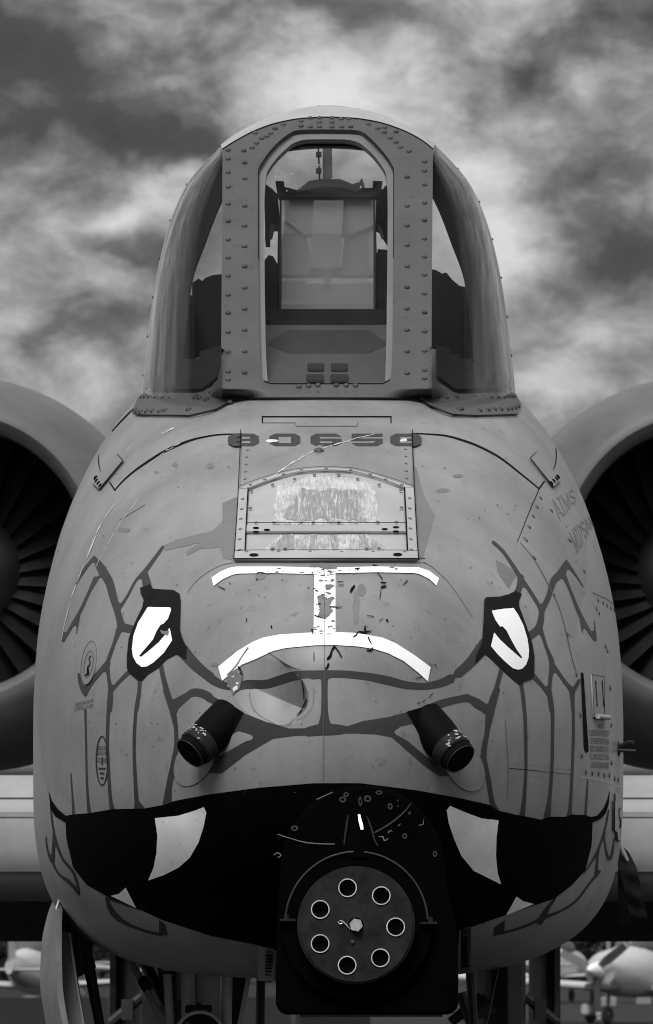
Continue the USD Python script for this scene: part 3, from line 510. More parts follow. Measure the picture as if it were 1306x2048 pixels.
part(FUS, 'stencil_lettering', cat([text_on('INSURE AC', [(196, 1492), (213, 1492), (213, 1500), (196, 1500)], S, .001), text_on('GROUND HERE', [(193.5, 1502), (216, 1502), (216, 1510), (193.5, 1510)], S, .001), text_on('STATIC', [(193, 1516), (203, 1516), (203, 1526), (193, 1526)], S, .001), text_on('WIRE', [(207, 1516), (216.5, 1516), (216.5, 1526), (207, 1526)], S, .001)]), 'jaw_line', False)
rows = ['WARNING', 'ENGINE RUN OR TAXI TEST', 'IS PROHIBITED WITH GUN', 'CIRCUIT BREAKERS PULLED', 'FULL AND CAUSED TO AN', 'CAUSE AND UNGUARDED']
tx = [text_on(r, R2([(x0, y0), (x1, y0 + 8), (x1, y0 + h_ + 8), (x0, y0 + h_)]), S, .0012) for r, x0, x1, y0, h_ in zip(rows, (1058, 992, 1000, 996, 996, 1002), (1098, 1142, 1140, 1138, 1142, 1142), (252, 305, 368, 428, 488, 552), (40, 44, 44, 44, 44, 44))]
part(FUS, 'stencil_lettering', cat(tx), 'line_grey', False, 'faded warning placard beside the slot')
part(FUS, 'stencil_lettering', cat([text_on('AIMS', UR([(895, 500), (985, 452), (1000, 505), (935, 580)]), S, .001), text_on('MIPSAM', UR([(970, 625), (1060, 545), (1072, 590), (1005, 715)]), S, .001)]), 'faded_grey', False, 'faded lettering on the right shoulder')

# --- joints, gaps and cover strips
def gap(pts, w, mat='gap_black', lift=0.0009, name='panel_joint', surf=S, lab=None, straight=False): mark(name, LineString(pts).buffer(w / 2, join_style=2) if straight else stroke(pts, w), mat, lift, lab, surf, step=5)
gap(UL([(392, 502), (440, 450), (520, 388), (640, 318), (760, 275), (860, 260), (940, 258)]), [2, 3.2, 4, 5, 3.4, 2.6, 2]); gap(UR([(850, 452), (780, 395), (680, 320), (560, 265), (460, 240), (340, 234)]), [2, 3, 3.6, 4, 3, 2]); gap([(480, 868), (650, 867), (830, 868)], [2, 1.6, 2])
gap(UL([(370, 468), (392, 502)]), [2.5, 3]); gap(UR([(872, 425), (850, 455)]), [3, 3])
gap(UL([(505, 118), (440, 180), (380, 245)]), [2, 3, 2]); gap(UR([(775, 100), (840, 170), (905, 250)]), [2, 3, 2])
gap(UL([(320, 350), (322, 385), (330, 420)]), [1.2, 2, 1]); gap(UR([(918, 290), (920, 330), (908, 378)]), [1.5, 2, 1])
gap([(525, 846), (525, 834), (782, 834), (782, 846)], 2.4, straight=True); gap([(524, 846), (590, 846), (593, 853), (713, 853), (716, 846)], 1.3, 'seam_grey', straight=True)
gap([(240, 1040), (290, 1010)], 1, 'seam_grey'); gap(M1([(-120, 330), (-60, 240), (30, 160), (120, 100), (230, 50), (330, 30)]), [.9] * 6, 'seam_grey'); gap(M2([(1050, 25), (1110, 55), (1200, 130), (1290, 220), (1400, 370), (1520, 560)]), [1.6, 1.3, 1, .9, .9, .9], 'seam_grey')
gap([(648, 1160), (649, 1300), (648, 1420), (646, 1560)], [1, .9, 1, 1], 'seam_grey', .0028)
gap(R1([(460, 20), (560, 140), (690, 370), (760, 520), (820, 740), (865, 930), (890, 1010)]), [1, 1.2, 1.6, 1.3, 1.6, 1.3, 1.2], 'seam_grey'); gap(UR([(850, 460), (815, 540), (785, 615), (765, 665)]), [1.6, 1.4, 1.3, 1.1], 'gap_black')
gap(R2([(375, 602), (500, 612), (650, 628), (860, 650)]), [1.2, 1.4, .9, .8], 'gap_black'); gap(R2([(345, 230), (360, 440), (368, 560), (358, 850)]), [.7, 1.2, 1, .8], 'seam_grey'); gap(R2([(925, 668), (1060, 690), (1140, 712), (1235, 745)]), [1, 1.2, 1.4, 1.4], 'scratch_white')
gap(R1([(1018, 405), (1060, 425), (1130, 458), (1195, 520)]), [1.4] * 4, 'seam_grey')
gap(M1([(690, 935), (800, 1005), (880, 1060), (1020, 1110)]), [1, 1.2, 1.8, .8], 'gap_black', .003); gap(M1([(1030, 1210), (1050, 1290), (1058, 1400)]), [1.5, 2.6, 2], 'gap_black', .003); gap(M1([(1085, 1400), (1060, 1460), (980, 1575)]), [2, 3.8, 1.4], 'gap_black', .003); gap(M1([(500, 1330), (530, 1480), (640, 1590), (820, 1665), (960, 1600)]), [.9] * 5, 'seam_grey', .003); gap(M1([(1145, 1290), (1140, 1430), (1060, 1560), (960, 1610)]), [.7] * 4, 'seam_grey', .003); gap(M1([(490, 890), (420, 990), (390, 1040), (280, 1160)]), [3, 1.6, 2, 1.4], 'ghost_grey', .003)
mark('slot', smooth_poly(R2([(925, -140), (945, -125), (985, 470), (965, 485), (950, 440)]), 1), 'bore_black', .0012, 'long narrow black slot')
# hairline scratches that show white
for i, (pt, w_) in enumerate([(UL([(410, 545), (340, 640), (280, 770), (230, 900), (190, 1020), (160, 1150)]), [1, 3, 2.4, 2.4, 1.8, 1]), (UL([(495, 545), (420, 640), (350, 760), (310, 840)]), [.8, 1, .9, .6]), (UL([(680, 297), (620, 330), (560, 375), (520, 420)]), [1, 1.3, .9, .6]), (UL([(598, 256), (650, 232)]), [2.5, 3.5]), (UL([(468, 310), (440, 330)]), [1, .6]), (PP([(250, 365), (330, 325), (420, 265), (560, 180), (600, 162)]), [1.6, 2, 2.6, 3, 2.5]), (PP([(640, 155), (760, 115), (880, 80), (960, 60)]), [2.6, 2.4, 2.2, 1.4])]):
    pp_ = resample2(pt, 90); rs_ = np.random.default_rng(300 + i); k0 = 0; sg_ = []
    while k0 < 88:
        ln = int(rs_.integers(2, 16)); q_ = pp_[k0:k0 + ln + 1]; ww_ = np.interp(k0 / 90, np.linspace(0, 1, len(w_)), w_) * rs_.uniform(.45, 1.1)
        if len(q_) > 1: sg_.append(stroke(q_ + rs_.normal(0, .5, 2), [ww_ * .4, ww_, ww_ * .4]))
        k0 += ln + int(rs_.choice([0, 0, 1, 3]))
    mark('scratch', rough_edge(unary_union(sg_), .7, 120 + i, 1.5), 'scratch_white', .0048 if i > 4 else .0012, step=5)

# --- hinge plates and access panels
mark('hinge_plate', poly(UL([(302, 478), (328, 503), (432, 378), (408, 350)])), 'aircraft_grey', .004, depth=.004); mark('hinge_plate', poly(UR([(812, 335), (836, 312), (930, 425), (905, 450)])), 'aircraft_grey', .004, depth=.004)
gap(UL([(304, 480), (328, 504), (432, 379), (408, 350)]), 1.4, lift=.0046, straight=True); gap(UR([(836, 312), (812, 336), (905, 452), (930, 427)]), 1.4, lift=.0046, straight=True)
mark('access_panel', smooth_poly(R1([(1003, 1037), (1095, 1050), (1100, 1340), (1080, 1375), (1020, 1362)]), 1), 'aircraft_grey', .003, depth=.003); gap(R1([(1003, 1037), (1020, 1362), (1080, 1378), (1100, 1350), (1096, 1050), (1003, 1037)]), .9, lift=.0034, straight=True)
for xx in (1030, 1080): gap(R1([(xx, 1085), (xx + 6, 1190), (xx + 12, 1275)]), [2, 1.2, 2], lift=.0036)
a_, _ = S(R2([(1030, 205), (1115, 213)]), .008); part(FUS, 'latch_handle', tube(a_, .005, 10), 'panel_grey', 40)
mark('access_panel', poly(R2([(1180, 795), (1215, 800), (1218, 1160), (1195, 1150), (1190, 1085), (1172, 1080), (1172, 850), (1184, 850)])), 'panel_grey', .004, depth=.004)
gap(R2([(1172, 850), (1172, 1082), (1190, 1086), (1196, 1152), (1218, 1162)]), 1.5, lift=.0045); gap(R2([(1212, 905), (1205, 960), (1218, 1000), (1214, 1055)]), [2, 1.5, 2, 2.5], lift=.0045)
cap_c = L1([(385, 945)])[0]; capo = shapely.affinity.rotate(shapely.affinity.scale(Point(*cap_c).buffer(1, 32), 15, 44), 9)
mark('filler_cap', capo, 'aircraft_grey', .0025, depth=.0025); mark('filler_cap_ring', capo.difference(capo.buffer(-.9)), 'seam_grey', .003, step=4)
capi = shapely.affinity.rotate(shapely.affinity.scale(Point(cap_c[0] - .6, cap_c[1] + 3).buffer(1, 32), 9, 27), 9); mark('filler_cap_ring', capi.difference(capi.buffer(-1)), 'seam_grey', .0031, step=4)
gap(L1([(400, 895), (385, 925), (400, 945), (378, 985), (380, 1025), (360, 1045)]), [2, 1.4, 2, 3, 5, 2], lift=.0032)
pads = [(L2([(1195, 480)])[0], 1), (R2([(25, 520)])[0], -1)]
for (cx, cy), s in pads:
    e_ = shapely.affinity.rotate(shapely.affinity.scale(Point(cx, cy + 14).buffer(1, 40), 36, 58), 30 * s); mark('antenna_pad', e_, 'aircraft_grey', .0013); mark('antenna_pad_edge', e_.difference(e_.buffer(-.7)), 'ghost_grey', .0016, step=4)
# a small probe and a hook on the right side
q, qn = S(R2([(1215, 450)])); part(FUS, 'probe', cat([tube([q[0], q[0] + [0.02, -.012, .012], q[0] + [.03, -.02, .012]], [.007, .005, .004], 8), tube([q[0] + [0.0, -.02, -.005], q[0] + [.034, -.03, -.006]], [.004, .0025], 8), put(dome_head(.018, .006), q[0], qn[0])]), 'gear_dark', 40)

# --- receptacle on top of the nose
mark('receptacle_panel', poly(PP([(162, 56), (1164, 56), (1172, 384), (1010, 334), (930, 304), (800, 278), (650, 271), (500, 281), (350, 316), (156, 384)])), 'aircraft_grey', .0036, depth=.0036, label='flat panel ahead of the canopy')
slip = poly(PP([(205, 398), (350, 342), (500, 300), (650, 289), (800, 294), (930, 324), (1118, 394), (1135, 768), (184, 768)]))
mark('slipway_plate', slip, 'panel_grey', .0025, depth=.0025)
wornp = [rough_edge(poly(PP([(375, 370), (480, 340), (590, 302), (730, 296), (850, 330), (940, 365), (968, 520), (975, 600), (345, 600), (360, 450)])), 3, 140), rough_edge(poly(PP([(390, 660), (900, 660), (1000, 730), (1050, 766), (280, 766)])), 3, 141)]
wdark = [rough_edge(poly(PP([(500, 392), (835, 392), (850, 460), (900, 590), (700, 560), (690, 600), (640, 560), (520, 590), (400, 560), (470, 470)])), 5, 150), rough_edge(poly(PP([(400, 665), (470, 660), (460, 750), (330, 755)])), 4, 151), rough_edge(poly(PP([(570, 662), (600, 662), (610, 760), (560, 764)])), 3, 152), rough_edge(poly(PP([(680, 664), (720, 664), (735, 764), (700, 766)])), 3, 153), rough_edge(poly(PP([(850, 664), (890, 664), (960, 745), (900, 750)])), 3, 154)]
for g_ in wdark: mark('worn_patch', g_, 'slipway_dark', .0040)
for g_ in wornp: mark('worn_patch', g_, 'slipway', .0034, 'scratched bare metal of the refuelling slipway')
def plate(pts, lift=.007, m_='panel_grey', nm='frame_strip'): mark(nm, poly(PP(pts)), m_, lift, depth=.007)
plate([(148, 390), (350, 318), (500, 284), (650, 274), (800, 281), (940, 312), (1178, 390), (1120, 391), (930, 326), (800, 296), (650, 290), (500, 301), (350, 340), (205, 396)])
plate([(146, 397), (197, 397), (181, 768), (123, 768)]); plate([(1123, 393), (1180, 392), (1195, 768), (1139, 768)]); plate([(192, 608), (1124, 608), (1129, 654), (190, 654)], .006); plate([(121, 771), (1195, 771), (1198, 814), (119, 814)], .008)
for pt, w_ in [([(158, 52), (145, 390), (120, 815)], 1.6), ([(1166, 52), (1177, 390), (1200, 816)], 1.9), ([(118, 818), (500, 819), (850, 818), (1200, 818)], 2.2), ([(201, 396), (184, 768)], 2.0), ([(1120, 394), (1137, 768)], 2.4), ([(192, 605), (660, 604), (1124, 604)], 1.5), ([(190, 657), (1130, 657)], 1.2), ([(121, 768), (660, 767), (1195, 769)], 1.0), ([(150, 388), (350, 316), (500, 282), (650, 272), (800, 278), (940, 309), (1176, 388)], .9), ([(205, 398), (350, 342), (500, 302), (650, 291), (800, 297), (930, 327), (1118, 394)], .9), ([(1200, 825), (1210, 815), (1235, 818)], 1.8)]:
    gap(PP(pt), w_, lift=.0088)
scr = [(195, 160), (190, 202), (188, 245), (185, 288), (182, 332), (178, 372), (1128, 155), (1130, 198), (1132, 240), (1133, 285), (1135, 328), (1136, 370)]
scr2 = [(215, 376), (300, 345), (410, 315), (515, 287), (660, 279), (805, 287), (918, 315), (1010, 345), (1105, 376), (170, 460), (165, 520), (160, 578), (157, 638), (153, 700), (152, 763), (1150, 456), (1150, 516), (1152, 576), (1155, 636), (1157, 700), (1160, 762), (220, 410), (345, 375), (475, 341), (590, 316), (732, 316), (845, 341), (972, 375), (1098, 408), (215, 513), (1103, 510), (247, 600), (353, 600), (583, 600), (733, 600), (963, 597), (1072, 597), (195, 775), (380, 775), (565, 775), (750, 775), (935, 775), (1120, 775), (345, 755), (418, 755), (897, 755), (970, 753)]
SCREW = dome_head(.0036, .0009, 10)
for pts_, mt in ((scr, 'seam_grey'), (scr2, 'ghost_grey')):
    P_, n_ = S(PP(pts_), .0085 if pts_ is scr2 else .0042)
    for a, b in zip(P_, n_): part(FUS, 'screw', put(SCREW, a, b), mt, 40)
for x, y in [(248, 630), (312, 642), (247, 654), (1004, 638), (1070, 626), (1070, 651)]: mark('bolt_hole', shapely.affinity.scale(Point(*PP([(x, y)])[0]).buffer(1, 16), 6.2, 1.9), 'bore_black', .0072, step=3)
for x, y in [(237, 797), (1078, 795)]: mark('bolt_hole', shapely.affinity.scale(Point(*PP([(x, y)])[0]).buffer(1, 16), 9, 3), 'bore_black', .0092, step=3)
a_, n_ = S(PP([(617, 165)]), .004); part(FUS, 'cap_bolt', put(dome_head(.011, .006, 16), a_[0], n_[0]), 'bolt_painted')
# fasteners on the right side skin
fas = R1([(565, 135), (717, 420), (822, 720), (890, 1030), (950, 240), (1045, 525), (1065, 560), (1115, 815), (1130, 850), (1152, 1135), (845, 5), (505, 0)]) + UR([(857, 490), (843, 525), (828, 562), (812, 605), (795, 652), (900, 540), (970, 655), (832, 728)]) + R2([(922, 190), (935, 505), (1160, 270), (1162, 560), (965, 630), (1015, 638), (1062, 642), (1105, 655), (1146, 655), (1185, 680), (1212, 690)]) + R1([(1057, 460), (1095, 480), (1125, 500), (1155, 520), (1178, 535)])
P_, n_ = S(fas, .0005)
for a, b in zip(P_, n_):
    if not np.isnan(a).any(): part(FUS, 'fastener', put(dome_head(.0058, .0022, 8), a, b), 'seam_grey', 40)
rvt = UL([(313, 452), (318, 466), (326, 476), (334, 487)]) + UR([(895, 436), (905, 427), (915, 418), (922, 410)]); P_, n_ = S(rvt, .0042)
for a, b in zip(P_, n_): part(FUS, 'fastener', put(dome_head(.0058, .003, 8), a, b), 'gap_black', 40)

# --- windshield frame
opening = smooth_poly(chaikin(T5([(70, 1180), (68, 560), (72, 430), (128, 325), (228, 208), (340, 122), (400, 100), (640, 97), (890, 100), (960, 122), (1062, 216), (1164, 335), (1212, 430), (1212, 560), (1208, 1180)]) + T6([(1197, 1070), (1170, 1112), (1110, 1140), (640, 1142), (190, 1140), (120, 1120), (86, 1075)])), 3)
outer = poly([(396, 799), (422, 781), (436, 762), (442, 735), (444, 500), (445, 302), (470, 286), (510, 265), (560, 248), (610, 240), (655, 238), (705, 240), (752, 247), (800, 262), (840, 282), (866, 302), (864, 500), (863, 735), (869, 762), (884, 781), (914, 799)])
WF = mark('windshield_frame', outer.difference(opening), 'frame_grey', .006, parent=AC, surf=SWB, depth=.014)
gap([(445, 303), (470, 287), (510, 266), (560, 249), (610, 241), (655, 239), (705, 241), (752, 248), (800, 263), (840, 283), (866, 303)], 2.2, 'gap_black', .0068, 'seal', SW)
inset = smooth_poly(chaikin(T5([(121, 1180), (120, 460), (180, 355), (270, 250), (400, 145), (640, 142), (890, 145), (1020, 250), (1110, 360), (1163, 460), (1158, 1180)]) + T6([(1145, 1100), (1110, 1136), (640, 1138), (190, 1136), (136, 1100)])), 2)
mark('retainer', opening.buffer(1.5).difference(inset).difference(sbox(525, 757, 778, 780)), 'retainer_grey', -.006, parent=WF, surf=SW, depth=.012)
mark('front_pane', opening.buffer(2), 'glass_front', -.014, parent=AC, surf=SW, step=60)
gap(T5([(70, 1180), (70, 450), (130, 340), (230, 222), (340, 132)]), 1.6, 'gap_black', .0066, 'seal', SW); gap(T5([(960, 132), (1060, 230), (1160, 350), (1210, 450), (1208, 1180)]), 1.6, 'gap_black', .0066, 'seal', SW); gap(T6([(120, 1128), (190, 1146), (640, 1147), (1110, 1146), (1175, 1115)]), 2, 'gap_black', .0066, 'seal', SW)
skirt = poly([(283, 789), (395, 790), (425, 778), (441, 748), (445, 735), (862, 735), (866, 750), (880, 778), (915, 792), (1028, 788), (1040, 812), (1032, 831), (950, 834), (905, 832), (860, 815), (840, 804), (818, 800), (492, 800), (468, 804), (432, 822), (380, 834), (276, 832), (266, 826)])
mark('windshield_skirt', skirt, 'frame_grey', .005, parent=AC, depth=.006)
gap([(270, 831), (380, 835), (432, 823), (468, 805), (492, 801), (650, 800), (818, 801), (840, 805), (860, 816), (905, 833), (950, 835), (1034, 832)], [1, 1.1, 1.6, 1.3, 1.6, .8, 1.6, 1.6, 2.2, 1.8, 1.2, 1], lift=.0055)
HEAD = dome_head(.0068, .005, 8)
lc = [188, 216, 260, 308, 363, 420, 480, 539, 598, 660, 720, 782, 846, 911, 937]; li = [229, 280, 370, 435, 502, 568, 637, 706, 775, 845, 915]; rc = [225, 255, 300, 360, 417, 477, 536, 595, 656, 718, 780, 843, 906, 933]; ri = [276, 370, 434, 498, 567, 636, 705, 775, 845, 916]
bl = [(337, y) for y in lc] + [(391, y) for y in li] + [(978, y) for y in rc] + [(921, y) for y in ri]
bl += [(388, 190), (415, 180), (430, 165), (446, 150), (463, 143), (490, 118), (476, 133), (517, 104), (425, 132), (575, 93), (605, 84), (635, 83), (675, 83), (705, 86), (730, 86), (575, 110), (605, 112), (635, 112), (676, 112), (708, 112), (737, 112), (635, 97), (676, 97), (795, 103), (826, 117), (847, 130), (866, 148), (885, 162), (900, 178), (848, 114), (885, 128), (927, 192)]
bl += [(568, 960), (600, 958), (630, 956), (690, 956), (722, 957), (753, 957), (565, 982), (598, 982), (630, 982), (690, 985), (722, 982), (752, 982)]
P_, n_ = SWB(K1(bl), .006)
for i, (a, b) in enumerate(zip(P_, n_)): part(WF, 'bolt', put(HEAD, a, b), 'bolt_painted' if i % 5 else 'bolt_steel', 40)
SK = '/World/attack_jet/windshield_skirt'
sb = [(430, 985), (507, 985), (807, 983), (885, 982), (270, 1000), (245, 997), (212, 1035), (345, 1010), (965, 1000), (1045, 997), (235, 990), (1090, 1035)]
P_, n_ = S(K1(sb), .005)
sb2 = UL([(515, 103), (530, 104), (548, 104), (575, 104), (608, 104), (640, 104), (745, 110), (765, 112), (795, 118), (485, 160), (495, 167), (510, 170), (535, 168), (560, 166), (592, 168), (615, 162), (715, 160)]) + UR([(480, 100), (520, 98), (590, 92), (625, 90), (655, 95), (683, 95), (707, 95), (722, 93), (735, 92), (745, 92), (540, 145), (612, 150), (645, 148), (670, 145), (695, 145), (720, 145), (735, 142), (750, 138), (762, 132)])
P2, n2 = S(sb2, .005)
for a, b in zip(np.vstack([P_, P2]), np.vstack([n_, n2])):
    if not np.isnan(a).any(): part(SK, 'bolt', put(HEAD, a, b), 'bolt_steel', 40)

# --- side panes, bow and canopy
MX = 657.0
sil = [(284, 800), (286, 770), (291, 730), (300, 650), (315, 550), (340, 450), (375, 370), (405, 332), (440, 298)]
def arch_curve(pts, y): return np.array([W(a, b, y) for a, b in pts])
def resample(P, n):
    P = np.asarray(P, float); t = np.concatenate([[0], np.cumsum(np.linalg.norm(np.diff(P, axis=0), axis=1))]); t /= t[-1]; k = np.linspace(0, 1, n)
    return np.stack([PchipInterpolator(t, P[:, i])(k) for i in range(P.shape[1])], 1)
YB = 2.5
for sgn in (-1, 1):
    e = 444 if sgn < 0 else 864
    Apx = np.stack([np.full(40, float(e)), np.linspace(812, 303, 40)], 1); A3, _ = SW(Apx, .002)
    B3 = resample(arch_curve([(MX + sgn * (MX - a), b) for a, b in sil], YB), 40)
    A3[:, 0] = A3[:, 0]
    rows_ = []
    for a, b in zip(A3, B3):
        c = np.array([a[0] + 0.84 * (b[0] - a[0]), a[1] + 0.22 * (b[1] - a[1]), a[2] + 0.42 * (b[2] - a[2])])
        t = np.linspace(0, 1, 28)[:, None]; rows_.append((1 - t) ** 2 * a + 2 * t * (1 - t) * c + t ** 2 * b)
    part(AC, 'side_pane', loft(rows_), 'glass_side', True)
full = sil + [(470, 274), (500, 257), (540, 237), (590, 221), (655, 213)]; full = full + [(2 * MX - a, b) for a, b in full[::-1][1:]]
arc3 = resample(arch_curve(full, YB), 120)
topA, _ = SW(resample(np.array([(444, 304), (470, 287), (510, 266), (560, 249), (610, 241), (655, 239), (705, 241), (752, 248), (800, 263), (840, 283), (866, 304)], float), 60), .004)
topB = resample(arch_curve([p_ for p_ in full if p_[1] <= 299], YB), 60)
rows_ = [topA * (1 - t) + topB * t + np.array([0, 0, 1]) * .02 * math.sin(math.pi * t) * 0.6 for t in np.linspace(0, 1, 6)]
part(AC, 'bow_fairing', thick(np.array(rows_), np.array(rows_) - [0, 0, .012]), 'panel_grey', 50)
inner = [(358, 800), (364, 720), (372, 640), (384, 555), (410, 480), (446, 392), (490, 332), (540, 302), (600, 291), (655, 288)]; inner = inner + [(2 * MX - a, b) for a, b in inner[::-1][1:]]
inn3 = resample(arch_curve(inner, YB + .02), 120); out3 = arc3.copy(); out3[:, 1] = YB + .02; cen = np.array([X0, YB + .02, 2.95]); out3 = cen + (out3 - cen) * .985
part(AC, 'canopy_bow', thick(np.stack([out3, inn3]), np.stack([out3, inn3]) + [0, .06, 0]), 'cockpit_dark', 30)
cano = []
for y, sc, dz in [(2.5, 1.0, 0), (2.65, 1.012, .006), (3.0, 1.02, .01), (3.4, 1.0, .0), (3.9, .93, -.02), (4.6, .72, -.05), (5.1, .6, -.1), (5.6, .4, -.16)]:
    q = arc3.copy(); q[:, 0] = X0 + (q[:, 0] - X0) * sc; q[:, 2] = 2.80 + (q[:, 2] - 2.80) * sc + dz; q[:, 1] = y; cano.append(q)
part(AC, 'canopy', loft(cano[:6]), 'glass_canopy', True)
part(AC, 'canopy_fairing', loft(cano[5:], cap=False), 'aircraft_grey', True)
edge = [np.stack([cano[0][:, 0], cano[0][:, 1] + k, cano[0][:, 2]], 1) for k in (0, .05, .05, 0)]
cs = lambda q, s: np.stack([X0 + (q[:, 0] - X0) * s, q[:, 1], 2.8 + (q[:, 2] - 2.8) * s], 1)
part(AC, 'canopy_frame', thick(np.stack([cs(edge[0], 1.004), cs(edge[1], 1.010)]), np.stack([cs(edge[0], .985), cs(edge[1], .985)])), 'panel_grey', 40)
rv = [cs(edge[1], 1.009)[i] for i in range(4, 117, 6)]
for a in rv: part(AC, 'fastener', put(dome_head(.004, .0018, 8), a - [0, .025, 0], a - np.array([X0, a[1], 2.8])), 'bolt_steel', 40)

# --- cockpit
deckp = sbox(300, 640, 1014, 792).difference(Polygon([(0, 0), (1, 0), (1, 1)]))
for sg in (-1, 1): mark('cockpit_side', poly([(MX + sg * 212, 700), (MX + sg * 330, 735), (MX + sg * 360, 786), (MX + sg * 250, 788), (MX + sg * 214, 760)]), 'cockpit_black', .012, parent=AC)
CK = AC
def slab(pts, y0, y1, mat, name, parent=AC, label=None):
    """a plate of the outline seen in the photo, standing between two depths"""
    pg = poly(pts); v, f = trimesh.creation.triangulate_polygon(pg, engine='earcut'); f_ = np.array(f); n = len(v)
    sc_ = lambda y: np.array([W(a, b, y0) for a, b in v]) + [0, y - y0, 0]
    A, B = sc_(y0), sc_(y1); ring = np.array(pg.exterior.coords)[:-1]; R0 = np.array([W(a, b, y0) for a, b in ring]); R1_ = R0 + [0, y1 - y0, 0]
    m = cat([trimesh.Trimesh(A, f_, process=False), trimesh.Trimesh(B, f_[:, ::-1], process=False), loft(np.stack([R0, R1_]), closed=True)]); m.merge_vertices(); trimesh.repair.fix_normals(m)
    return part(parent, name, m, mat, 30, label)
part(AC, 'deck_plate', loft([[W(505, 774, 1.49), W(805, 774, 1.49)], [W(510, 712, 1.73), W(800, 712, 1.73)], [W(515, 650, 1.98), W(795, 650, 1.98)]]), 'cockpit_grey', False)
DV = '/World/attack_jet/deck_plate'
def Wd(px, py): 
    t = (774 - py) / 124; return W(px, py, 1.49 + .49 * t - .008)
slab([(532, 690), (578, 658), (732, 658), (775, 690), (775, 678), (735, 640), (570, 640), (532, 672)], 1.98, 2.02, 'cockpit_black', 'glare_shield_lip')
part(AC, 'deck_recess', loft([[Wd(578, 706), Wd(738, 706)], [Wd(578, 660), Wd(738, 660)]]), 'cockpit_dark', False); part(AC, 'deck_recess', loft([[Wd(536, 690), Wd(578, 706)], [Wd(536, 684), Wd(578, 660)]]), 'cockpit_dark', False); part(AC, 'deck_recess', loft([[Wd(738, 706), Wd(772, 690)], [Wd(738, 660), Wd(772, 684)]]), 'cockpit_dark', False)
for x0, x1, y0, y1 in [(615, 648, 728, 743), (662, 696, 728, 743), (613, 648, 750, 765), (661, 697, 750, 765)]:
    g_ = sbox(x0 + 3, y0 + 3, x1 - 3, y1 - 3).buffer(3); v, f = fill(g_, 6); part(DV, 'vent', trimesh.Trimesh(np.array([Wd(a, b) + WN * .002 for a, b in v]), f, process=False), 'cockpit_black', False)
    for k in np.arange(x0 + 3, x1 - 2, 3.2): part(DV, 'vent_slat', trimesh.Trimesh(np.array([Wd(k, y0 + 3) + WN * .004, Wd(k + 1.2, y0 + 2) + WN * .004, Wd(k + 1.2, y1 - 2) + WN * .004, Wd(k, y1 - 2) + WN * .004]), [[0, 1, 2], [0, 2, 3]], process=False), 'cockpit_dark', False)
slab([(528, 800), (528, 660), (545, 640), (765, 640), (782, 660), (782, 800)], 2.14, 2.5, 'cockpit_black', 'instrument_hood')
# head-up display
HD = slab([(540, 642), (540, 618), (770, 618), (770, 642)], 2.2, 2.45, 'cockpit_black', 'head_up_display')
slab([(559, 392), (563, 392), (563, 618), (559, 618)], 2.22, 2.26, 'cockpit_dark', 'combiner_frame', HD); slab([(747, 392), (751, 392), (751, 618), (747, 618)], 2.22, 2.26, 'cockpit_dark', 'combiner_frame', HD); slab([(557, 389), (753, 389), (753, 394), (557, 394)], 2.215, 2.26, 'cockpit_black', 'combiner_frame', HD)
slab([(563, 608), (747, 608), (747, 618), (563, 618)], 2.215, 2.225, 'seat_light', 'combiner_frame', HD)
slab([(563, 394), (747, 394), (747, 608), (563, 608)], 2.235, 2.243, 'glass_combiner', 'combiner_glass', HD, 'pale reflecting combiner glass'); slab([(563, 467), (738, 467), (738, 600), (563, 600)], 2.30, 2.308, 'glass_combiner', 'combiner_glass', HD)
slab([(555, 390), (551, 362), (568, 362), (569, 374), (580, 376), (600, 382), (630, 375), (657, 372), (690, 376), (712, 383), (728, 376), (745, 376), (746, 362), (765, 362), (760, 390)], 2.27, 2.31, 'cockpit_dark', 'combiner_bracket', HD)
for pts in ([(528, 366), (545, 378), (556, 390), (560, 446), (530, 447)], [(778, 366), (764, 378), (753, 390), (752, 446), (760, 450), (776, 476), (778, 476)], [(528, 522), (537, 510), (546, 512), (556, 530), (560, 640), (528, 640)], [(778, 500), (756, 498), (750, 520), (750, 640), (778, 640)], [(556, 446), (562, 446), (562, 640), (553, 640)], [(752, 446), (748, 446), (748, 640), (757, 640)], [(530, 446), (540, 446), (539, 478), (530, 478)]): slab(pts, 2.28, 2.4, 'cockpit_black', 'display_mount', HD)
slab([(541, 447), (550, 452), (544, 477), (538, 475)], 2.27, 2.29, 'seat_grey', 'display_mount', HD); slab([(760, 450), (754, 452), (764, 476), (768, 474)], 2.27, 2.29, 'seat_grey', 'display_mount', HD)
# ejection seat
ST = slab([(575, 391), (600, 376), (618, 362), (640, 358), (680, 358), (705, 368), (718, 364), (724, 356), (729, 370), (722, 378), (740, 391)], 3.0, 3.08, 'cockpit_dark', 'ejection_seat')
slab([(568, 391), (748, 391), (748, 450), (700, 470), (610, 470), (570, 440)], 3.02, 3.06, 'seat_grey', 'headrest', ST); slab([(628, 391), (688, 391), (680, 535), (620, 535)], 2.98, 3.02, 'seat_light', 'headrest_pad', ST); slab([(568, 442), (612, 468), (625, 535), (560, 535)], 3.03, 3.06, 'seat_grey', 'side_pad', ST); slab([(690, 468), (748, 440), (752, 535), (682, 535)], 3.03, 3.06, 'seat_light', 'side_pad', ST)
slab([(555, 534), (756, 534), (756, 550), (555, 550)], 3.0, 3.05, 'seat_grey', 'harness_bar', ST); slab([(555, 562), (612, 562), (612, 567), (756, 567), (756, 660), (555, 660)], 3.0, 3.1, 'seat_grey', 'back_cushion', ST); slab([(647, 545), (662, 545), (662, 570), (647, 570)], 2.99, 3.0, 'seat_grey', 'buckle', ST)
k_ = W(654, 536, 2.985); part(ST, 'buckle', put(dome_head(.014, .008, 20), k_, [0, -1, 0]), 'seat_grey')
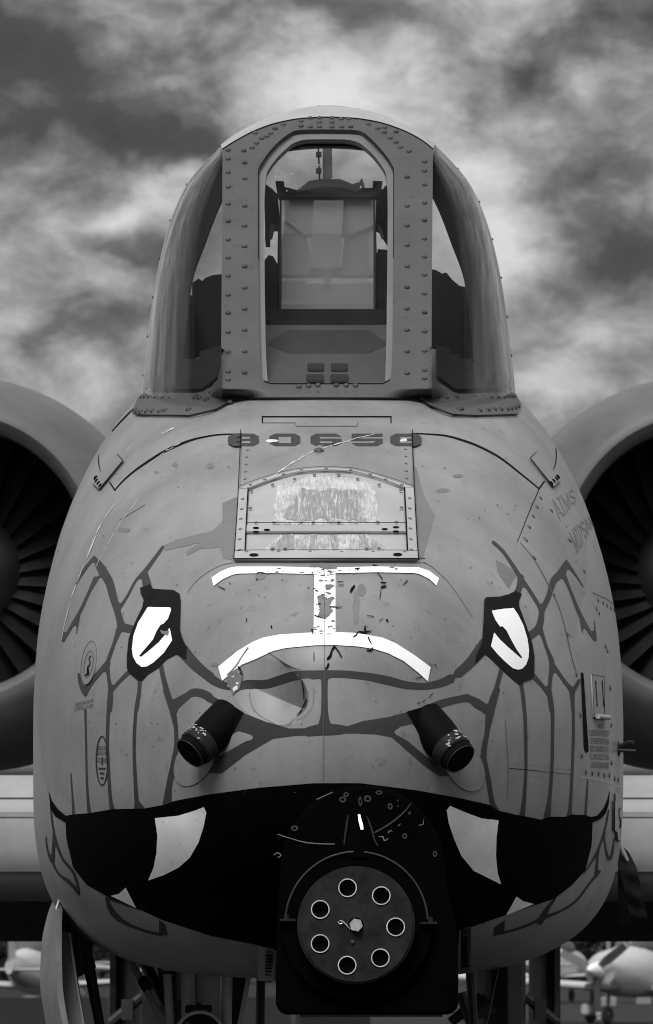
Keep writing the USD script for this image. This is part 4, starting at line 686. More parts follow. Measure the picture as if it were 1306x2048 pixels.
slab([(384, 812), (384, 566), (397, 557), (405, 562), (410, 556), (425, 550), (446, 548), (446, 812)], 3.0, 3.2, 'cockpit_black', 'cockpit_sill'); slab([(932, 812), (934, 574), (920, 572), (905, 560), (893, 545), (884, 547), (872, 540), (862, 538), (862, 812)], 3.0, 3.2, 'cockpit_black', 'cockpit_sill')
slab([(340, 812), (345, 600), (384, 590), (384, 812)], 2.7, 3.3, 'cockpit_black', 'cockpit_sill'); slab([(975, 812), (968, 600), (932, 590), (932, 812)], 2.7, 3.3, 'cockpit_black', 'cockpit_sill')
slab([(446, 812), (446, 640), (528, 640), (528, 812)], 2.3, 2.6, 'cockpit_black', 'side_console'); slab([(782, 812), (782, 640), (862, 640), (862, 812)], 2.3, 2.6, 'cockpit_black', 'side_console')
CB = slab([(645, 284), (664, 284), (665, 372), (646, 372)], 3.3, 3.34, 'cockpit_grey', 'canopy_brace'); rod = [W(636, 284, 3.28), W(640, 372, 3.28)]; part(CB, 'rod', tube(rod, .0022, 8), 'cockpit_black')
for py in (309, 342): part(CB, 'clamp', bx(W(632, py + 3, 3.27), W(643, py - 3, 3.29)), 'cockpit_black', False)
slab([(572, 292), (580, 279), (595, 266), (715, 266), (730, 279), (742, 293), (720, 291), (590, 291)], 2.44, 2.48, 'cockpit_black', 'bow_crosspiece')
# rain on the glass
rngd = np.random.default_rng(11); drops = []
for i in range(46):
    a, b = rngd.uniform(536, 772), rngd.uniform(296, 372)
    P_, n_ = SW(np.array([[a, b]]), .0); r_ = rngd.uniform(.0008, .0024); m_ = trimesh.creation.icosphere(1, 1.0); m_.apply_scale([r_ * 1.5, r_, r_ * .4]); drops.append(put(m_, P_[0] - WN * .013, n_[0]))
MAT['water'] = usdkit.material(stage, '/World/Looks/water', {"p": ("principled_bsdf", {"roughness": 0.02, "ior": 1.33, "transmission_weight": 1.0})}, surface="p.BSDF")
part(AC, 'raindrops', cat(drops), 'water', True, kind='stuff')

# --- gun
gz = W(712, 1850, -.06); GX, GZ = gz[0], gz[2]; gd = D - .06; k = gd / F
def cyl(r, y0, y1, x=0.0, z=0.0, seg=64):
    m = m3.Manifold.cylinder(y1 - y0, r, r, seg).rotate((-90, 0, 0)); return m.translate((GX + x, y0, GZ + z))
R_ = 118 * k; disk = cyl(R_, -.06, .02)
rimv = cyl(R_ - .004, -.064, -.058); disk = disk + rimv
bpos = GG([(539, 704), (759, 755), (853, 959), (753, 1161), (536, 1209), (360, 1068), (361, 845)])
bxz = [((a - 712) * k, -(b - 1850) * k) for a, b in bpos]; rb = 17.2 * k
for x, z in bxz: disk = disk - cyl(rb + .0012, -.09, -.0, x, z, 40)
def mani(m): q = m.to_mesh(); return trimesh.Trimesh(q.vert_properties[:, :3], q.tri_verts)
GUN = part(AC, 'rotary_cannon', mani(disk), 'gun_metal', 30, 'seven-barrel rotary cannon face')
for x, z in bxz:
    tb = (cyl(rb + .0012, -.0665, .3, x, z, 40) - cyl(rb - .0005, -.1, .29, x, z, 40)); b_ = part(GUN, 'barrel', mani(tb), 'barrel_steel', 30); part(GUN, 'bore', mani(cyl(rb - .0007, -.045, .28, x, z, 40)), 'bore_black', 30)
part(GUN, 'collar', mani(cyl(R_ + .010, -.035, .3) - cyl(R_ + .0015, -.08, .25)), 'fairing_black', 30)
hx = m3.Manifold.cylinder(.016, 13.5 * k, 13.5 * k, 6).rotate((0, 0, 12)).rotate((-90, 0, 0)).translate((GX, -.078, GZ)); part(GUN, 'hex_nut', mani(hx), 'nut_steel', False); part(GUN, 'washer', mani(cyl(15.5 * k, -.064, -.06)), 'gun_metal', 30)
part(GUN, 'small_bolt', put(dome_head(5 * k, .004, 12), W(705, 1884.5, -.064), [0, -1, 0]), 'bolt_steel')
part(GUN, 'locking_wire', tube([W(a, b, -.068) for a, b in GG([(556, 975), (530, 945), (505, 922), (490, 918), (478, 930), (490, 942), (505, 935)])], .0012, 8), 'nut_steel')
# fairing round the gun: arched top, square bottom
fcx, fcy, fr = 734, 1742, 178
archp = [(725 + 166 * math.sin(a), 1742 - 176 * math.cos(a)) for a in np.linspace(-math.pi / 2, math.pi / 2, 40)]
fa = [(550, 2010), (551, 1880), (555, 1800)] + [(a, max(b, 1568)) for a, b in archp] + [(899, 1790), (912, 1850), (918, 1900), (918, 2010), (911, 2024), (897, 2031), (571, 2031), (557, 2024)]
def fringe(y, grow, clampz=None):
    r = np.array([W(a, b, .03) for a, b in fa]); c = np.array([W(fcx, 1850, .03)[0], 0, W(fcx, 1850, .03)[2]])
    r = resample(np.vstack([r, r[:1]]), 140)[:-1]; r[:, 1] = 0; r = c + (r - c) * grow; r[:, 1] = y; return r
ffront = fringe(.0, .955); rowsf = [ffront, fringe(.003, .968), fringe(.03, .99), fringe(.5, 1.0), fringe(1.6, 1.0), fringe(2.4, .9)]
# the face leans back towards the top so that it meets the nose
for r in rowsf[:3]: r[:, 1] += np.clip(r[:, 2] - 1.60, 0, 1) * .02 - .012
fm = loft(rowsf, closed=True, cap=True); trimesh.repair.fix_normals(fm)
GF = part(AC, 'gun_fairing', fm, 'fairing_black', 35, 'black fairing that hangs below the nose around the gun')
ringg = (cyl(R_ + .030, -.032, .05, .0012, .002, 72) - cyl(R_ + .009, -.08, .2, .0, .0, 72)); part(GF, 'muzzle_ring', mani(ringg), 'fairing_black', 30)
part(GF, 'muzzle_ring_edge', tube([np.array([GX + .0012 + (R_ + .022) * math.cos(a), -.034, GZ + .004 + (R_ + .022) * math.sin(a)]) for a in np.linspace(0.05, math.pi - .05, 60)], .0018, 8), 'gear_dark')
cone = [[W(a, b, y) for a, b, y in ((716 - w, pyy, .012), (716 - w * .75, pyy, -.012 - dd), (716, pyy, -.022 - dd), (716 + w * .75, pyy, -.012 - dd), (716 + w, pyy, .012))] for w, pyy, dd in ((6, 1618, -.018), (16, 1640, .004), (24, 1668, .012), (34, 1694, .016), (44, 1714, .018))]
part(GF, 'ridge', loft(cone), 'fairing_black', 40); 
def face(px, py, lift=.0015): p_ = W(px, py, 0); z_ = p_[2]; y_ = .0 + max(z_ - 1.60, 0) * .02 - .012 - lift; return W(px, py, y_)
def facemark(name, pg, mat, lift=.0015, step=5):
    v, f = fill(pg, step); part(GF, name, trimesh.Trimesh(np.array([face(a, b, lift) for a, b in v]), f, process=False), mat, False)
for i, (x, y, a, b) in enumerate([(507, 127, 22, 20), (530, 95, 18, 14), (622, 140, 12, 30), (670, 122, 24, 22), (745, 82, 22, 14), (818, 172, 16, 20), (192, 315, 24, 18), (913, 366, 16, 18), (1110, 482, 14, 20), (868, 135, 6, 6), (868, 174, 6, 5), (945, 215, 10, 8)]):
    c = GG([(x, y)])[0]; g_ = rough_edge(shapely.affinity.scale(Point(*c).buffer(1, 20), a / 3.265, b / 3.265), .9, 200 + i, 1.5)
    facemark('worn_bolt', g_.difference(shapely.affinity.scale(Point(*c).buffer(1, 20), a / 7, b / 7)), 'line_grey', .002, 3)
for pt, w_ in [([(85, 355), (180, 385), (270, 408), (360, 416), (455, 418)], [1.6, 1.6, 2, 1.8, 1.6]), ([(720, 340), (800, 295), (880, 235), (955, 150)], [3, 3.2, 3, 1.2]), ([(340, 125), (440, 80)], [1.6, 1.4]), ([(870, 300), (885, 285)], [1.2, 1]), ([(805, 345), (815, 330), (830, 335)], [1.6, 1.6, 1]), ([(745, 370), (770, 370), (780, 395), (805, 380)], [1.6, 2, 2, 1]), ([(60, 490), (80, 475), (105, 490), (85, 505)], [1.6] * 4), ([(1005, 295), (1030, 290), (1035, 260)], [1, 1.4, 1])]:
    facemark('scuff', rough_edge(stroke(GG(pt), w_), .4, 230, 2), 'ghost_grey' if w_[0] != 3 else 'line_grey', .002, 3)
v_ = rough_edge(poly(GG([(607, 225), (622, 222), (628, 250), (640, 290), (642, 325), (625, 325), (612, 280)])), .6, 240, 1.5); vv2, ff2 = fill(v_, 4); part(GF, 'scuff', trimesh.Trimesh(np.array([W(a, b, -.022 - np.interp(b, [1618, 1640, 1668], [-.018, .004, .012]) - .003) for a, b in vv2]), ff2, process=False), 'stripe_white', False)
for pt in ([(545, 230), (530, 310), (515, 420)], [(665, 240), (690, 300), (715, 390), (735, 430)]): facemark('scuff', rough_edge(stroke(GG(pt), [2, 4, 2]), 1, 241, 2), 'jaw_line', .003, 3)
rngb = np.random.default_rng(5)
for (x0, y0, x1, y1) in ((547, 1690, 556, 1850), (880, 1690, 890, 1900)):
    for y in []: part(GF, 'fastener', put(dome_head(.006, .002, 8), face((x0 + x1) / 2 + rngb.uniform(-3, 3), y, 0), [0, -1, 0]), 'gear_dark', 40)
for s, (x, y) in ((1, (575, 1840)), (-1, (857, 1846))):
    part(GF, 'flange', bx(W(x - 16, y + 2, -.045), W(x + 16, y - 2, -.005)), 'gun_metal', False); part(GF, 'flange_bolt', tube([W(x + 1 - s * 3, y, -.03), W(x + 1 - s * 3, y - 12, -.03)], .005, 8), 'gun_metal')
part(GF, 'bottom_lip', bx(W(600, 2034, .0), W(885, 2029, .01)), 'gear_dark', False)
for x0, x1, sg in ((516, 548, -1), (921, 942, 1)):
    yb = 1962 if sg < 0 else 1948; yt = 1893 if sg < 0 else 1858
    mm_ = loft([[W(x0, yt, .06), W(x1, yt + (4 if sg < 0 else -6), .03)], [W(x0, yb, .30), W(x1, yb - (0 if sg < 0 else 6), .26)]]); SP = part(AC, 'louvre_plate', mm_, 'aircraft_grey', False)
    for j in range(8): y = yt + 12 + j * (yb - yt - 18) / 8; part(SP, 'louvre', bx(W(x0 + 14 if sg < 0 else x0 + 4, y + 1.2, .03 + .028 * j), W(x1 - 3 if sg < 0 else x1 - 7, y - 1.2, .08 + .028 * j)), 'gap_black', False)

mark('antenna_root_paint', smooth_poly(LB([(820, 575), (868, 545), (955, 600), (908, 690), (850, 742), (780, 660)]), 1), 'antenna_black', .0014); mark('antenna_root_paint', smooth_poly(RB([(322, 545), (415, 518), (490, 590), (450, 660), (400, 690), (355, 600)]), 1), 'antenna_black', .0014)
# --- the two antenna stubs beside the nose
for s, base, tip in ((-1, (462, 1434, .085), (384, 1503, -.045)), (1, (846, 1442, .085), (917, 1514, -.045))):
    st_, _ = S([tip[:2]]); sb_, _ = S([base[:2]]); a, b = W(base[0], base[1], sb_[0][1] + .035), W(tip[0], tip[1], st_[0][1] - .085); dv = (b - a) / np.linalg.norm(b - a)
    AN = part(AC, 'antenna_stub', tube([a, a + (b - a) * .4, b - dv * .035, b - dv * .03], [.040, .038, .034, .032], 32), 'antenna_black', 40, 'black antenna stub at the ' + ('left' if s < 0 else 'right') + ' corner of the mouth')
    tz = np.linspace(.036, .006, 9); cr_ = tube([b - dv * t for t in tz], [.031, .0345, .0352, .0346, .0352, .0345, .0352, .0346, .032], 36); cr_.vertices += (meshkit.noise(cr_.vertices * 260, 5)[:, None] - .5) * .0022; part(AN, 'collar', cr_, 'gun_metal', 60)
    part(AN, 'lens', cat([tube([b - dv * .012, b + dv * .004], [.0315, .0315], 32), tube([b + dv * .003, b + dv * .006], [.0285, .0285], 32)]), 'bore_black', 40)
    part(AN, 'rim', put(trimesh.creation.torus(.0298, .0011, 40, 8), b + dv * .006, dv), 'gear_dark', 40)
    fr_a, fr_b, _ = frame_of(dv); rr_ = np.random.default_rng(20 + s); ch = []
    for j in range(54):
        t_ = rr_.uniform(-.2, 2.9); r0 = .0358; o_ = b - dv * rr_.uniform(.008, .036) + (fr_a * math.cos(t_) * 0 + 0)
        up_ = np.array([0, 0, 1.0]) - dv * dv[2]; up_ /= np.linalg.norm(up_); sd_ = np.cross(dv, up_) * (-s)
        m_ = trimesh.creation.icosphere(1, 1); m_.apply_scale([rr_.uniform(.0006, .0042), rr_.uniform(.0006, .0022), .0006]); nn_ = up_ * math.cos(t_ - .9) + sd_ * math.sin(t_ - .9); ch.append(put(m_, o_ + nn_ * r0, nn_))
    part(AN, 'chipped_paint', cat(ch), 'panel_grey', True, kind='stuff')

# --- engines
def engine(px, py, s):
    y0 = 10.0; d = D + y0; c = W(px, py, y0); E = numbered(AC, 'engine')
    c = W(px, py, y0 + 1.1); sc = d / F; Ro = 386 * (D + y0 + 1.1) / F; c2 = W(px, 1117, y0 + .2); Ri = 264 * (D + y0 + .2) / F; off = c2[2] - c[2]
    th = np.linspace(0, 2 * np.pi, 96, endpoint=False); rows_ = []
    prof = [(2.6, Ro * .82), (1.8, Ro * .97), (1.3, Ro)]
    for yy_, rr_ in prof: rows_.append(np.stack([c[0] + rr_ * np.sin(th), np.full(96, y0 + yy_), c[2] + rr_ * np.cos(th)], 1))
    Rl = Ri + .045
    for a in np.linspace(1, 0, 16)[:-1]:                                # long outer curve back from the lip
        f_ = math.sin(a * math.pi / 2); rr_ = Rl + (Ro - Rl) * f_; rows_.append(np.stack([c[0] + rr_ * np.sin(th), np.full(96, y0 + .1 + 1.0 * (1 - math.cos(a * math.pi / 2))), c[2] + off * (1 - f_) + rr_ * np.cos(th)], 1))
    for a in np.linspace(0, 1, 7): rr_ = Ri + .045 * math.cos(a * math.pi / 2); rows_.append(np.stack([c[0] + rr_ * np.sin(th), np.full(96, y0 + .1 + .12 * (1 - math.sqrt(max(0, 1 - a * a)))), c[2] + off + rr_ * np.cos(th)], 1))
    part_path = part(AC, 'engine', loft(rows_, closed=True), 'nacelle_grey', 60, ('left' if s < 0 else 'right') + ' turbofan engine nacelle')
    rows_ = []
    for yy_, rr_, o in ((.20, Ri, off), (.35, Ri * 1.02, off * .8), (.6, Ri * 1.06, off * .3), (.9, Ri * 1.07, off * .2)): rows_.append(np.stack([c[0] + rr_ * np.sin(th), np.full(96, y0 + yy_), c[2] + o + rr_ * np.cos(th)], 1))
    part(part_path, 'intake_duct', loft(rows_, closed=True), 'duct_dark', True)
    fc = np.array([c[0], y0 + .62, c[2] + off * .3]); Rf = Ri * 1.05; nb = 28
    rs = 116 * (D + y0 + .55) / F
    for i in range(nb):
        a0 = 2 * math.pi * i / nb; g_ = []
        for t in np.linspace(0, 1, 6):
            r = rs * .8 + (Rf - rs * .8) * t; tw = math.radians(35 + 27 * t); ch_ = .075 + .03 * t; row = []
            for q in (-1, 0, 1):
                da = q * ch_ * math.cos(tw) / r * 1.15; ang = a0 + da + .06 * t; row.append(fc + np.array([r * math.sin(ang), q * ch_ * math.sin(tw) * s * .9 + .06, r * math.cos(ang)]))
            g_.append(row)
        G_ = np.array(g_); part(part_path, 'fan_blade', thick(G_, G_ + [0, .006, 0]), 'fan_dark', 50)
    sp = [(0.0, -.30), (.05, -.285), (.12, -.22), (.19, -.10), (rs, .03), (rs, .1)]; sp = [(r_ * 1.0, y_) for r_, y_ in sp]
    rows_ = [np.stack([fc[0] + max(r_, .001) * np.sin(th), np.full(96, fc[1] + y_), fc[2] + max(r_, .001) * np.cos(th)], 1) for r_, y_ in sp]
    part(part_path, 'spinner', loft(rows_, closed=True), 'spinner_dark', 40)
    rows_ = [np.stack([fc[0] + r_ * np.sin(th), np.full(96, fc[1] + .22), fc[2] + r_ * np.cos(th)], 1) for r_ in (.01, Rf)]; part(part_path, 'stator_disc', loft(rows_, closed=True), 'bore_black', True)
    x0, x1 = sorted((c[0] - s * .5, s * .3)); part(part_path, 'pylon', bx((x0, y0 + 1.0, c[2] - .35), (x1, y0 + 2.6, c[2] - .1), .04), 'nacelle_grey', 40)
    rows_ = [np.stack([c[0] + rr_ * np.sin(th), np.full(96, y0 + yy_), c[2] + rr_ * np.cos(th)], 1) for yy_, rr_ in ((2.58, Ro * .82), (3.6, Ro * .62), (3.62, .01))]; part(part_path, 'exhaust_cone', loft(rows_, closed=True), 'nacelle_grey', 40)
engine(-57, 1155, -1); engine(1373, 1155, 1)

# --- wings, flaps, tail
def airfoil(x, le, te, zt, zb, n=24):
    """closed section in the yz plane: rounded leading edge at y=le"""
    tq = np.linspace(0, 1, n) ** 2.2; t = np.concatenate([tq[::-1], tq[1:-1]]); up = np.concatenate([np.ones(n), -np.ones(n - 2)])
    zc, h = (zt + zb) / 2, (zt - zb) / 2; prof = 1.0 * np.where(t < .11, np.clip(1 - ((.11 - t) / .11) ** 2.6, 0, 1) ** (1 / 2.6), 1 - (np.clip(t - .11, 0, 1) / .89) ** 1.6 * .93)
    return np.stack([np.full(len(t), x), le + (te - le) * t, zc + up * h * prof], 1)
zt, zb = W(0, 1562, 8.1)[2], W(0, 1806, 8.1)[2]
for s in (-1, 1):
    rows_ = [airfoil(s * x, 7.3 + .0 * x, 10.0, zt + max(0, x - 3) * .11, zb + max(0, x - 3) * .14) for x in (.4, 1.0, 1.6, 3.0, 6.0, 8.7)]
    wm = loft(rows_, closed=True, cap=True); trimesh.repair.fix_normals(wm)
    WG = part(AC, 'wing', wm, 'wing_grey', 40)
    for py, hh, m_ in ((1634, 5, 'stripe_white'), (1745, 1.2, 'seam_grey'), (1601, 1, 'seam_grey')):
        zz = W(0, py, 7.6)[2]; zc, h = (zt + zb) / 2, (zt - zb) / 2; q = abs(zz - zc) / h; t_ = .11 - .11 * max(0, 1 - q ** 2.6) ** (1 / 2.6); yl = 7.3 + 2.7 * t_
        part(WG, 'edge_strip', bx((min(s * .5, s * 3), yl - .006, zz - hh / 570 / 1), (max(s * .5, s * 3), yl + .03, zz + hh / 570)), 'wing_grey' if m_ == 'stripe_white' else m_, False)
    fl = [np.array([[s * x, 9.75, zb + .16], [s * x, 9.7, zb + .02], [s * x, 10.55, 1.535], [s * x, 10.6, 1.55]]) for x in (.6, 3.2)]
    m_ = loft(fl, closed=True, cap=True); trimesh.repair.fix_normals(m_); part(AC, 'flap', m_, 'under_dark', False)
    st = [airfoil(s * x, 14.0, 15.4, 2.42, 2.28) for x in (.1, 2.9)]; m_ = loft(st, closed=True, cap=True); trimesh.repair.fix_normals(m_); part(AC, 'tailplane', m_, 'wing_grey', 40)
    fn = [np.array([[s * 2.85 + a, 13.8 + b, z] for a, b in ((0, 0), (.06, .6), (0, 1.7), (-.06, .6))]) for z in (1.7, 4.0)]; m_ = loft(fn, closed=True, cap=True); trimesh.repair.fix_normals(m_); part(AC, 'tail_fin', m_, 'wing_grey', 30)
    pod = loft([np.stack([s * 2.6 + r_ * np.sin(np.linspace(0, 2 * np.pi, 24, endpoint=False)), np.full(24, y_), 1.55 + r_ * np.cos(np.linspace(0, 2 * np.pi, 24, endpoint=False))], 1) for y_, r_ in ((6.3, .02), (6.5, .18), (7, .27), (9, .27), (10, .05))], closed=True); GP = part(AC, 'gear_pod', pod, 'wing_grey', 50)
    wl = trimesh.creation.cylinder(.45, .25, sections=32); wl.apply_transform(trimesh.transformations.rotation_matrix(math.pi / 2, [0, 1, 0])); wl.apply_translation([s * 2.6, 8.4, .45]); part(GP, 'wheel', wl, 'rubber', 40); part(GP, 'leg', tube([[s * 2.6, 8.4, 1.5], [s * 2.6, 8.4, .45]], .06), 'gear_white')
    # stores pylons below
    for xpx, wpx, nm in (((320 if s < 0 else 1016), 88, 0), ((232 if s < 0 else 1109), 40, 1)):
        y0, y1 = (7.0, 8.6) if nm == 0 else (8.2, 9.6); cxw = W(xpx, 0, y0)[0]; hw_ = wpx / 2 * (D + y0) / F
        r_ = [np.array([[cxw + a * hw_ * q, y0 + b * (y1 - y0), z] for a, b in ((0, 0), (.7, .05), (1, .2), (1, .9), (.4, 1), (-.4, 1), (-1, .9), (-1, .2), (-.7, .05))]) for z, q in ((1.16, .8), (1.22, 1.0), (1.75, 1.0))]
        m_ = loft(r_, closed=True, cap=True); trimesh.repair.fix_normals(m_); PY = part(AC, 'pylon', m_, 'gear_dark', 30)
        if nm == 0:
            for sb_ in (-1, 1): part(PY, 'sway_brace', bx((cxw + sb_ * hw_ - .02 + sb_ * .05, y0 + .3, 1.26), (cxw + sb_ * hw_ + .02 + sb_ * .05, y0 + .4, 1.33)), 'gear_dark', False); part(PY, 'sway_brace', tube([[cxw + sb_ * hw_, y0 + .35, 1.34], [cxw + sb_ * (hw_ + .11), y0 + .35, 1.25]], .018, 8), 'gear_dark')
    sx = 522 if s < 0 else 940; part(AC, 'belly_strut', tube([W(sx, 1940, 2.6), W(sx + (-2 if s < 0 else 9), 2080, 2.6)], .011, 8), 'gear_dark')
part(AC, 'belly_strut', tube([W(922, 1985, 3.0), W(950, 2070, 3.0)], .014, 8), 'gear_dark'); part(AC, 'belly_strut', tube([W(950, 2025, 3.0), W(985, 2010, 3.0)], .02, 8), 'gear_dark')

# --- nose gear and its door
gy = 1.75
NG = part(AC, 'nose_gear', tube([W(375, 1890, gy), W(378, 2080, gy), np.array([W(400, 2080, gy)[0], gy, .62])], [.016, .016, .04], 20), 'gear_white', 40, 'nose gear leg left of the gun')
part(NG, 'strut_plate', bx(W(393, 2090, gy + .05), W(441, 1890, gy + .06)), 'gear_white', False); part(NG, 'strut_gap', bx(W(386, 2060, gy + .03), W(393, 1900, gy + .045)), 'gear_dark', False); part(NG, 'cylinder', tube([W(455, 1890, gy), W(452, 2090, gy)], .012, 16), 'gear_white')
slab([(462, 1900), (505, 1905), (478, 2085), (450, 2085)], gy + .1, gy + .12, 'cockpit_grey', 'torque_link', NG); slab([(498, 1925), (507, 1925), (478, 2085), (468, 2085)], gy + .06, gy + .1, 'gear_white', 'torque_link', NG)
part(NG, 'drag_brace', tube([W(252, 1905, gy + .2), W(350, 2085, gy)], .0085, 16), 'gear_white'); part(NG, 'clamp', tube([W(287, 1962, gy + .12), W(294, 1975, gy + .1)], .0135, 16), 'gear_dark'); part(NG, 'drag_brace', tube([W(275, 1900, gy + .4), W(345, 2030, gy + .2)], .013, 16), 'gear_dark')
part(NG, 'hose', tube([W(308, 1870, gy), W(322, 1905, gy), W(334, 1940, gy), W(342, 2085, gy)], .0095, 16), 'gear_white'); part(NG, 'hose', tube([W(318, 1925, gy + .05), W(325, 2000, gy + .05)], .0035, 8), 'gear_dark'); part(NG, 'clamp', tube([W(336, 1942, gy), W(336, 1948, gy)], .0125, 16), 'gear_dark')
part(NG, 'lamp_bracket', bx(W(370, 2026, gy - .06), W(424, 2010, gy - .02), .004), 'gear_dark', 30); part(NG, 'lamp_bracket', bx(W(392, 2012, gy - .05), W(402, 2005, gy - .03)), 'gear_dark', False)
lc_ = W(400, 2072, gy - .1); LP = part(NG, 'landing_lamp', tube([lc_ + [0, .1, 0], lc_ + [0, .03, 0], lc_], [.03, .052, .056], 32, caps=True), 'gear_dark', 40)
part(NG, 'lamp_rim', put(trimesh.creation.torus(.052, .004, 40, 8), lc_, [0, -1, 0]), 'gear_white', 40); part(NG, 'lamp_glass', put(dome_head(.05, .008, 32), lc_, [0, -1, 0]), 'glass_lamp', 40)
wl = trimesh.creation.cylinder(.33, .2, sections=40); wl.apply_transform(trimesh.transformations.rotation_matrix(math.pi / 2, [0, 1, 0])); wl.apply_translation([lc_[0], gy, .33]); part(NG, 'wheel', wl, 'rubber', 40)
fr_ = resample(np.array([(113, 1820), (112, 1850), (112, 1900), (113, 1960), (125, 2048), (150, 2150), (190, 2280)], float), 30); rr_ = resample(np.array([(111, 1790), (95, 1830), (83, 1890), (80, 1960), (92, 2048), (115, 2150), (150, 2250)], float), 30)
g_ = np.array([[W(a[0] * (1 - t) + b[0] * t, a[1] * (1 - t) + b[1] * t, 1.25 + 1.0 * t) + [-.006 * math.sin(math.pi * t), 0, 0] for t in np.linspace(0, 1, 10)] for a, b in zip(fr_, rr_)])
GD = part(AC, 'gear_door', thick(g_, g_ + [.012, 0.004, 0]), 'door_grey', 40, 'open nose gear door on the left')
slab([(119, 1862), (138, 1866), (152, 1960), (166, 2048), (190, 2150), (215, 2280), (195, 2280), (150, 2150), (127, 2048), (116, 1960)], 1.36, 1.44, 'panel_grey', 'door_frame', GD); slab([(137, 1866), (141, 1866), (154, 1960), (169, 2048), (217, 2280), (213, 2280), (166, 2048), (151, 1960)], 1.33, 1.36, 'panel_grey', 'door_rib', GD); slab([(114, 1862), (118, 1862), (115, 1960), (128, 2048), (197, 2280), (192, 2280), (124, 2048), (111, 1960)], 1.31, 1.36, 'panel_grey', 'door_rib', GD)
slab([(115, 1822), (128, 1820), (133, 1850), (120, 1854)], 1.34, 1.42, 'gear_dark', 'hinge', GD); slab([(116, 1800), (124, 1782), (125, 1786), (112, 1822), (111, 1814)], 1.3, 1.34, 'gear_white', 'hinge', GD)
slab([(128, 1850), (155, 1838), (180, 1808), (186, 1812), (160, 1846), (185, 1842), (188, 1848), (165, 1900), (170, 1940), (155, 1955), (150, 1930)], 1.5, 1.55, 'gear_dark', 'door_bracket'); part(AC, 'door_actuator', tube([W(185, 1850, 1.55), W(172, 1900, 1.55), W(205, 2080, 1.55)], [.012, .013, .010], 12), 'gear_dark')
slab([(186, 1846), (215, 1830), (320, 1872), (330, 1920), (290, 1925), (200, 1895)], 1.6, 2.2, 'gear_dark', 'gear_well_edge'); slab([(150, 1925), (185, 1915), (190, 1935), (155, 1955)], 1.7, 1.75, 'gear_dark', 'door_bracket')

# ================================================================== things that stand or hang apart
ST2 = thing('warning_streamer', 'dark cloth streamer hanging from the right side of the jet nose', 'streamer')
pth = resample(np.array([W(1236, 1688, 2.2), W(1248, 1712, 2.15), W(1258, 1745, 2.1), W(1266, 1790, 2.1), W(1275, 1830, 2.12), W(1282, 1858, 2.15)]), 24); wd = np.interp(np.linspace(0, 1, 24), [0, .15, .4, 1], [.004, .014, .02, .022])
sh = [[p_ + [-w_ + .004 * math.sin(6 * i), .006 * math.sin(i * .9), 0], p_ + [0, -.008 * math.sin(i * 1.3 + 1), 0], p_ + [w_, .006 * math.cos(i * .8), .0]] for i, (p_, w_) in enumerate(zip(pth, wd))]; sh = np.array(sh, float)
part(ST2, 'ribbon', thick(sh, sh + [0, .0015, 0]), 'streamer_cloth', True)
pth2 = resample(np.array([W(1238, 1690, 2.2), W(1242, 1730, 2.2), W(1246, 1790, 2.2), W(1252, 1850, 2.2)]), 16); sh = np.array([[p_ + [-w_, .004 * math.sin(i), 0], p_ + [w_, 0, 0]] for i, (p_, w_) in enumerate(zip(pth2, np.linspace(.004, .016, 16)))], float); part(ST2, 'ribbon', thick(sh, sh + [0, .0015, 0]), 'streamer_cloth', True)
part(ST2, 'pin', tube([W(1240, 1686, 2.15), W(1247, 1705, 2.13), W(1256, 1722, 2.11)], [.003, .005, .003], 8), 'panel_grey')

